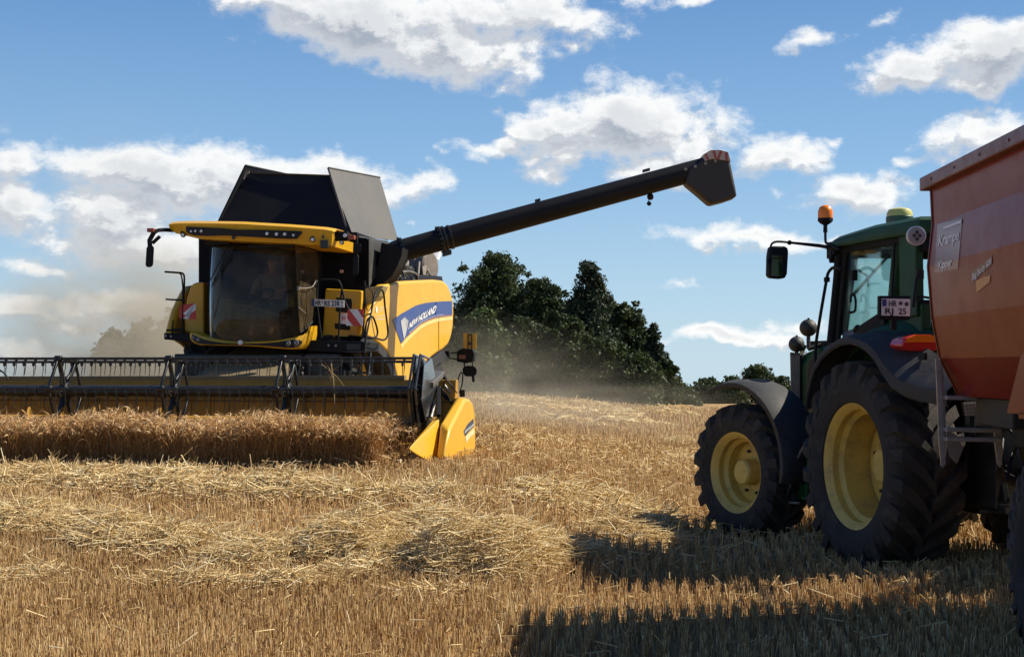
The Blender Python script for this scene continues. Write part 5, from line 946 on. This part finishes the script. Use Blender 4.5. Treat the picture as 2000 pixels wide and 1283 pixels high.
# rear fenders (left and its mirror image)
for sg in (-1, 1):
    px_ = [(1573,800),(1577,768),(1583,742),(1591,718),(1604,698),(1622,681),(1640,671),(1657,668),(1676,673),(1693,685),(1708,703),(1722,728),(1738,752),(1762,769),(1792,779),(1825,785),(1850,789)]
    yz = [((p_-T.O).dot(T.b), p_.z) for p_ in [T.s(x, y, -1.26) for x, y in px_]]; ctr = (-.1, .95)
    def edge(x, up_, outw=0.0, back=0.0): return [T.l(sg*x, y_, z_+up_+back*max(0, min(1, (-y_-.25)/.5))) for y_, z_ in yz]
    m = MB().loft([edge(1.25, -.02), edge(1.265, 0), edge(1.26, .045, 0, .06), edge(1.18, .075, 0, .10), edge(.92, .11, 0, .22), edge(.92, .07, 0, .20), edge(1.17, .03, 0, .06), edge(1.235, .0), edge(1.25, -.02)], caps=False, closed=False)
    def fp_(x, a_, r_): return T.l(sg*x, math.cos(a_)*r_, .93+math.sin(a_)*r_)
    fd = m.build('rear_fender', fend, trac, smooth=40)
    arc3 = [math.radians(t_) for t_ in range(48, 150, 6)]
    m = MB().loft([[fp_(.93, a_, 1.21+.03*math.sin(a_)) for a_ in arc3], [fp_(.75, a_, 1.30+.12*math.sin(a_)**3) for a_ in arc3], [fp_(.60, a_, 1.28+.12*math.sin(a_)**3) for a_ in arc3], [fp_(.60, a_, 1.15) for a_ in arc3], [fp_(.93, a_, 1.15) for a_ in arc3], [fp_(.93, a_, 1.21+.03*math.sin(a_)) for a_ in arc3]], caps=False, closed=False); m.build('fender_cover', grn, fd, smooth=40)
    m = MB(); tc_ = T.l(sg*.98, -.84, 2.06); m.loft([[tc_+T.r*x*.19+V(0,0,z_*.075)+T.b*dd*.1 for x, z_ in ((-1,-.3),(-.8,.6),(-.3,1),(.5,1),(1,.7),(1,-.8),(.3,-1),(-.6,-.9))] for dd in (0, .6, 1.0, 2.2)]); m.build('tail_lamp', [mat('red lens', (.55,.015,.01), .2, coat=1)], fd, bevel=.015, smooth=40)
    m = MB(); m.loft([[tc_-T.b*.012+T.r*x*.185+V(0,0,z_*.075)+T.b*dd*.02 for x, z_ in ((-.85,.1),(-.7,.6),(-.3,.96),(.5,.96),(.98,.65),(.98,.15))] for dd in (0, 1)]); m.build('turn_signal', orange, fd)
m = MB(); m.box(T.s(1757,677,-1.02), (.04,.04,.06), T.r, T.b); m.box(T.s(1802,696,-1.05), (.03,.10,.06), T.r, T.b); m.build('fender_latch', ink, trac)
# front fenders
for sg in (-1, 1):
    cF = T.l(sg*1.09, 2.50, .73); arc = [math.radians(t_) for t_ in range(-5, 117, 7)]; fa_ = -fr_f; 
    def ff(x, a_, r_): return cF+fr_r*x+fa_*math.cos(a_)*r_+V(0,0,1)*math.sin(a_)*r_
    rr_ = [.86+.10*math.sin(a_) for a_ in arc]; wv = [.26]*len(arc)
    rows = [[ff(-w_, a_, r_-.05) for a_, r_, w_ in zip(arc, rr_, wv)], [ff(-w_, a_, r_) for a_, r_, w_ in zip(arc, rr_, wv)], [ff(-w_*.6, a_, r_+.035) for a_, r_, w_ in zip(arc, rr_, wv)], [ff(w_*.6, a_, r_+.035) for a_, r_, w_ in zip(arc, rr_, wv)], [ff(w_, a_, r_) for a_, r_, w_ in zip(arc, rr_, wv)], [ff(w_, a_, r_-.05) for a_, r_, w_ in zip(arc, rr_, wv)]]
    m = MB().loft(rows, caps=False, closed=False); o = m.build('front_fender', fend, trac, smooth=45); so2 = o.modifiers.new('solid', 'SOLIDIFY'); so2.thickness = .008
    m = MB(); m.bar(cF-fr_r*sg*.30-V(0,0,.1), cF-fr_r*sg*.30+V(0,0,.86), .05, .03); m.bar(cF-fr_r*sg*.30+V(0,0,.86), cF+V(0,0,.93), .05, .03); m.build('fender_bracket', steel, o)
# rear linkage and dark filler boxes
m = MB(); m.box(T.l(0,-.75,.9), (.5,.5,.35), T.r, T.b); m.box(T.l(.05,-.62,1.35), (1.1,.25,.75), T.r, T.b); m.box(T.l(-.3,-.9,1.0), (.3,.5,.7), T.r, T.b)  # extra dark boxes added to block the bright field showing through
for x in (-.35,.35): m.bar(T.l(x,-.4,1.35), T.l(x,-1.0,1.25), .05, .06); m.bar(T.l(x,-1.0,1.25), T.l(x*1.1,-1.2,.7), .05, .05); m.bar(T.l(x,-.3,.65), T.l(x*1.15,-1.25,.65), .05, .07)
m.bar(T.l(0,-.4,1.2), T.l(0,-1.1,1.0), .05, .05); m.bar(T.l(0,-.6,.55), T.l(0,-1.45,.5), .12, .08); m.build('linkage_and_filler', steel, trac, bevel=.008)
# ================================================================ trailer
TR = Frame((3.27, 11.2), math.atan(.0286), 0.0)         # b points away from the camera; body runs towards it
red = mat('trailer red paint', (.21,.007,.003), .30, dirt=.2, dirtcol=(.20,.045,.02), coat=.05, scale=4, spec=.2)
reds = mat('pale worn red rim', (.17,.035,.03), .4, dirt=.6, dirtcol=(.20,.11,.10), coat=.1, scale=3)
trl = root('trailer', 'high red tipping trailer hitched behind the green tractor', 'trailer', TR.l(1.25, -3.2, 0))
Pf = [(0.0,3.26),(.014,2.962),(-.022,2.638),(.010,2.242),(.07,1.922),(.215,1.63)]; Wd = 2.5; YB = -6.3
outer = Pf+[(Wd-x, z) for x, z in Pf[::-1]]; inner = [(Wd-x-.05*0-.05, z+(.04 if z < 1.7 else 0)) for x, z in Pf]+[(x+.05, z+(.04 if z < 1.7 else 0)) for x, z in Pf[::-1]]
rg = lambda y_: [TR.l(x, y_, z) for x, z in outer+inner]
m = MB().loft([rg(0), rg(YB)]); body = m.build('body', red, trl)
m = MB().prism([TR.l(x, .0, z) for x, z in [(x+.02, z) for x, z in Pf]+[(Wd-x-.02, z) for x, z in Pf[::-1]]], TR.b*-.06); m.build('front_wall', red, body)
m = MB().prism([TR.l(x, YB, z) for x, z in [(x+.02, z) for x, z in Pf]+[(Wd-x-.02, z) for x, z in Pf[::-1]]], TR.b*.06); m.build('tail_gate', red, body)
m = MB()
for x in (-.0, Wd): m.bar(TR.l(x, .05, 3.285), TR.l(x, YB-.04, 3.285), .15, .105)
for y_ in (.0, YB): m.bar(TR.l(.08, y_, 3.285), TR.l(Wd-.08, y_, 3.285), .10, .10)
m.build('top_rim', reds, body, bevel=.012)
def tp(px, py, out=0.0): return TR.s(px, py, -out)
m = MB(); [m.bar(TR.l(Pf[k][0]-.002, -.012, Pf[k][1]), TR.l(Pf[k+1][0]-.002, -.012, Pf[k+1][1]), .028, .012) for k in range(len(Pf)-1)]; m.build('corner_edge', mat('dark red edge', (.10,.006,.004), .5), body)
m = MB(); [m.lathe([(.012,0),(.010,.006),(.001,.006)], TR.l(-.076, -.3-.62*k, 3.285), -TR.r, 8) for k in range(10)]; m.build('bolt_heads', reds, body)
# lettering on the side
sg_ = MB()
def onface(px, py, out=.004):
    """point on the side wall (its folded profile) plus a little outward"""
    p = TR.s(px, py, 0)
    for _ in range(3):
        z = p.z; x = np.interp(z, [q_[1] for q_ in Pf[::-1]], [q_[0] for q_ in Pf[::-1]]); p = TR.s(px, py, x-out)
    return p
def patch(name, pts, mt, out=.004, n=6):
    a_, b_, c2, e2 = pts; vs = []
    for j in range(n+1):
        for i_ in range(n+1):
            u, v = i_/n, j/n; x = (a_[0]*(1-u)+b_[0]*u)*(1-v)+(e2[0]*(1-u)+c2[0]*u)*v; y = (a_[1]*(1-u)+b_[1]*u)*(1-v)+(e2[1]*(1-u)+c2[1]*u)*v; vs.append(onface(x, y, out))
    return MB().add(vs, [(j*(n+1)+i_, j*(n+1)+i_+1, (j+1)*(n+1)+i_+1, (j+1)*(n+1)+i_) for j in range(n) for i_ in range(n)]).build(name, mt, body)
sgn_ = patch('name_sign', [(1831,438),(1879.5,426),(1871,525),(1825,533)], mat('faded rose sign film', (.20,.05,.05), .3, coat=.2), .003, 10)
fadew = mat('faded white letters', (.80,.76,.76), .5, dirt=.3, dirtcol=(.5,.4,.4))
m = MB().add([onface(*q_, .007) for q_ in ((1842,443.5),(1878,430),(1877.6,435.5),(1841.5,449))], [(0,1,2,3)]); m.build('sign_bar', fadew, body)
lettering('Krampe', lambda x, y: onface(1832+x*40+y*2.5, 482-x*13.5-y*(22), .007), fadew, body, .02, .92)
lettering('Kipper', lambda x, y: onface(1832+x*27+y*1, 526-x*7-y*16, .007), fadew, body, .03, .95)
patch('type_strip', [(1897,532),(1938,498),(1938,516),(1898,553)], mat('dark red strip', (.10,.012,.012), .3), .003, 6)
lettering('Big Body 600', lambda x, y: onface(1899+x*37, 548-x*33-y*12, .007), fadew, body, .01)
m = MB().add([onface(*q_, .004) for q_ in ((1906,549),(1921,541),(1934,538),(1933,551),(1907,572))], [(0,1,2,3,4)]); m.build('type_flag', mat('dusty orange film', (.55,.22,.06), .35), body)
# chassis, drawbar, wheels
m = MB()
for x in (.75, 1.75): m.bar(TR.l(x, .2, 1.36), TR.l(x, YB, 1.36), .12, .28)
for y_ in (-.4, -2.5, -4.5): m.bar(TR.l(.7, y_, 1.42), TR.l(1.8, y_, 1.42), .12, .12)
m.box(TR.l(1.25, -.6, 1.52), (1.9, .9, .22), TR.r, TR.b); m.bar(TR.l(1.25, .2, 1.3), TR.l(1.45, 1.6, .62), .2, .22); m.bar(TR.l(.8, .2, 1.3), TR.l(1.35, 1.4, .7), .12, .16); m.bar(TR.l(1.7, .2, 1.3), TR.l(1.5, 1.4, .7), .12, .16)
m.tube([TR.l(.15,-2.56,.67), TR.l(2.35,-2.56,.67)], .07, 10); m.tube([TR.l(.15,-4.05,.67), TR.l(2.35,-4.05,.67)], .07, 10); m.box(TR.l(1.25,-2.85,1.05), (1.2,1.9,.3), TR.r, TR.b)
cs_ = m.build('chassis', mat('black trailer frame', (.012,.011,.011), .5, dirt=.4, dirtcol=(.05,.04,.03)), trl, bevel=.015)
for x, sg in ((.24,-1),(2.26,1)):
    for y_ in (-2.56, -4.05): wheel(trl, TR.l(x, y_, .67), TR.r*sg, .67, .50, .33, 26, mat('dark rim', (.12,.12,.12), .5), lug=.02, dish=.12, hubout=.06)
# mudguard plates over the wheels
for sg in (0, 1):
    xx = -.01 if sg == 0 else Wd+.0
    q_ = [TR.l(xx, y_, z) for y_, z in ((-2.35,1.93),(-2.45,1.99),(-6.0,1.99),(-6.0,1.56),(-1.95,1.56))]
    m = MB().prism([TR.s(1994,694,-.01) if sg == 0 else q_[0], q_[1], q_[2], q_[3], TR.s(1966,806,-.01) if sg == 0 else q_[4]], TR.r*(.012 if sg == 0 else -.012)); m.prism([TR.l(xx, -2.15, 1.57), TR.l(xx, -6.0, 1.57), TR.l(xx, -6.0, 1.53), TR.l(xx, -2.15, 1.53)], TR.r*(.5 if sg == 0 else -.5)); m.build('mudguard', red, trl)
# ladder at the front corner
alu = mat('ladder aluminium', (.36,.33,.32), .4, .6, dirt=.5, dirtcol=(.20,.13,.11), scale=8)
yl = -.10; fy = lambda px, py, o=0.0: TR.d(px, py, yl+o)
m = MB()
m.prism([fy(1826,700), fy(1835,702), fy(1845,905), fy(1840,912), fy(1837,909), fy(1833,870)], TR.b*-.03); m.prism([fy(1836,700,.0), fy(1844,735), fy(1849,880), fy(1846,900)], TR.b*.05)
m.prism([fy(1938,783), fy(1947,786), fy(1955,905), fy(1951,912), fy(1947,905), fy(1942,870)], TR.b*-.03); m.prism([fy(1948,786), fy(1954,812), fy(1959,880), fy(1956,900)], TR.b*.05)
ld = m.build('ladder', alu, trl)
for y0, y1 in ((772,780),(834,842),(852,860)):
    m = MB().prism([fy(1841,y0), fy(1947,y0+1.5), fy(1947,y1+1.5), fy(1841,y1)], TR.b*-.12); m.build('rung', alu, ld, bevel=.004)
m = MB().prism([fy(1880,786,.35), fy(1908,785,.35), fy(1912,811,.35), fy(1885,813,.35)], TR.b*.06); m.tube([fy(1896,813,.38), fy(1896,850,.38)], .012, 6); m.tube([fy(1900,813,.38), fy(1901,850,.38)], .018, 6); lg = m.build('work_lamp', blk, trl, bevel=.008)
m = MB()
for i_ in range(4):
    for j in range(4): m.lathe([(.011,0),(.009,.006),(.001,.007)], fy(1884.5+i_*6.6+j*1.0, 789.5+j*6.7-i_*.3, .345), -TR.b, 10)
m.prism([fy(1881.5,787,.347), fy(1907,786.5,.347), fy(1910.5,810,.347), fy(1886,812,.347)], TR.b*.004); m.build('lamp_lens', mat('grey led panel', (.30,.30,.27), .35), lg)
m = MB(); R_ = random.Random(9)
for k in range(16):
    a_ = TR.l(R_.uniform(.5,1.6), R_.uniform(-.1,.5), R_.uniform(1.0,1.5)); b_ = TR.l(R_.uniform(.8,1.6), R_.uniform(.5,1.5), R_.uniform(.9,1.4)); m.tube(curve([a_, (a_+b_)/2-V(0,0,R_.uniform(.05,.3)), b_], 6), .012, 6)
m.build('supply_hose', ink, trl, smooth=60)
m = MB().prism([fy(1848,838,1.2), fy(1868,850,1.2), fy(1880,876,1.2), fy(1868,905,1.2), fy(1852,890,1.2)], TR.b*-.02); m.build('grey_flap', mat('grey rubber flap', (.12,.115,.11), .6, dirt=.4), trl)
# ================================================================ dust
def dust(name, label, c, r, dens, col, seed, falloff=1.0):
    import bmesh
    bm = bmesh.new(); bmesh.ops.create_icosphere(bm, subdivisions=3, radius=1); me = bpy.data.meshes.new(name); bm.to_mesh(me); bm.free(); o = bpy.data.objects.new(name, me); COL.objects.link(o); o.location = c; o.scale = r
    m = bpy.data.materials.new(name); m.use_nodes = True; t = m.node_tree; t.nodes.clear(); pv = nd(t, 'ShaderNodeVolumePrincipled'); pv.inputs['Color'].default_value = (*col, 1); pv.inputs['Anisotropy'].default_value = .2
    ob = nd(t, 'ShaderNodeTexCoord').outputs['Object']; L = vmth(t, 'LENGTH', ob, out=1); mp = nd(t, 'ShaderNodeMapping'); t.links.new(ob, mp.inputs[0]); mp.inputs['Location'].default_value = (seed, 0, 0); n = noise(t, mp.outputs[0], 2.6, 5, .65)
    f = mth(t, 'MULTIPLY', smooth(t, L, .05, .98, 1.0, 0.0), smooth(t, n, .38, .62, .08, 1.2)); t.links.new(mth(t, 'MULTIPLY', f, dens), pv.inputs['Density'])
    t.links.new(pv.outputs[0], nd(t, 'ShaderNodeOutputMaterial').inputs['Volume']); me.materials.append(m); o['kind'] = 'stuff'; o['label'] = label; o['category'] = 'dust'; return o
dust('dust_cloud', 'brown dust drifting behind the combine on the left', (-11.6, 44, 2.3), (5.6, 8, 4.2), .46, (.90,.78,.58), 3)
dust('dust_cloud', 'pale dust blowing out behind the combine toward the wood', (-.9, 36, 1.0), (4.8, 9, 2.5), .06, (.96,.84,.64), 9)
dust('dust_cloud', 'thin tall dust plume rising behind the grain tank', (-14.0, 46, 7.0), (8.5, 9, 6.5), .016, (.85,.83,.80), 5)
dust('dust_cloud', 'low tan dust lying over the stubble right of the grain divider', (1.4, 31, .95), (4.6, 7, 1.0), .06, (.97,.84,.62), 12)
n = 350; X_ = rng.normal(-.6, 1.5, n); Y_ = rng.uniform(24, 40, n); Z_ = ground_z(X_, Y_)+rng.gamma(1.2, .25, n)
p = np.stack([X_, Y_, Z_], -1); d_ = rng.normal(0, .022, (n, 3)); v, l = stalks(np.stack([p-d_, p+d_], 1), np.full((n, 2), .003))
o = npmesh('flying_chaff', v, 4, l, swm, np.full(len(v), .6)); o['kind'] = 'stuff'; o['label'] = 'tiny flecks of chaff flying in the dust behind the combine'; o['category'] = 'chaff'
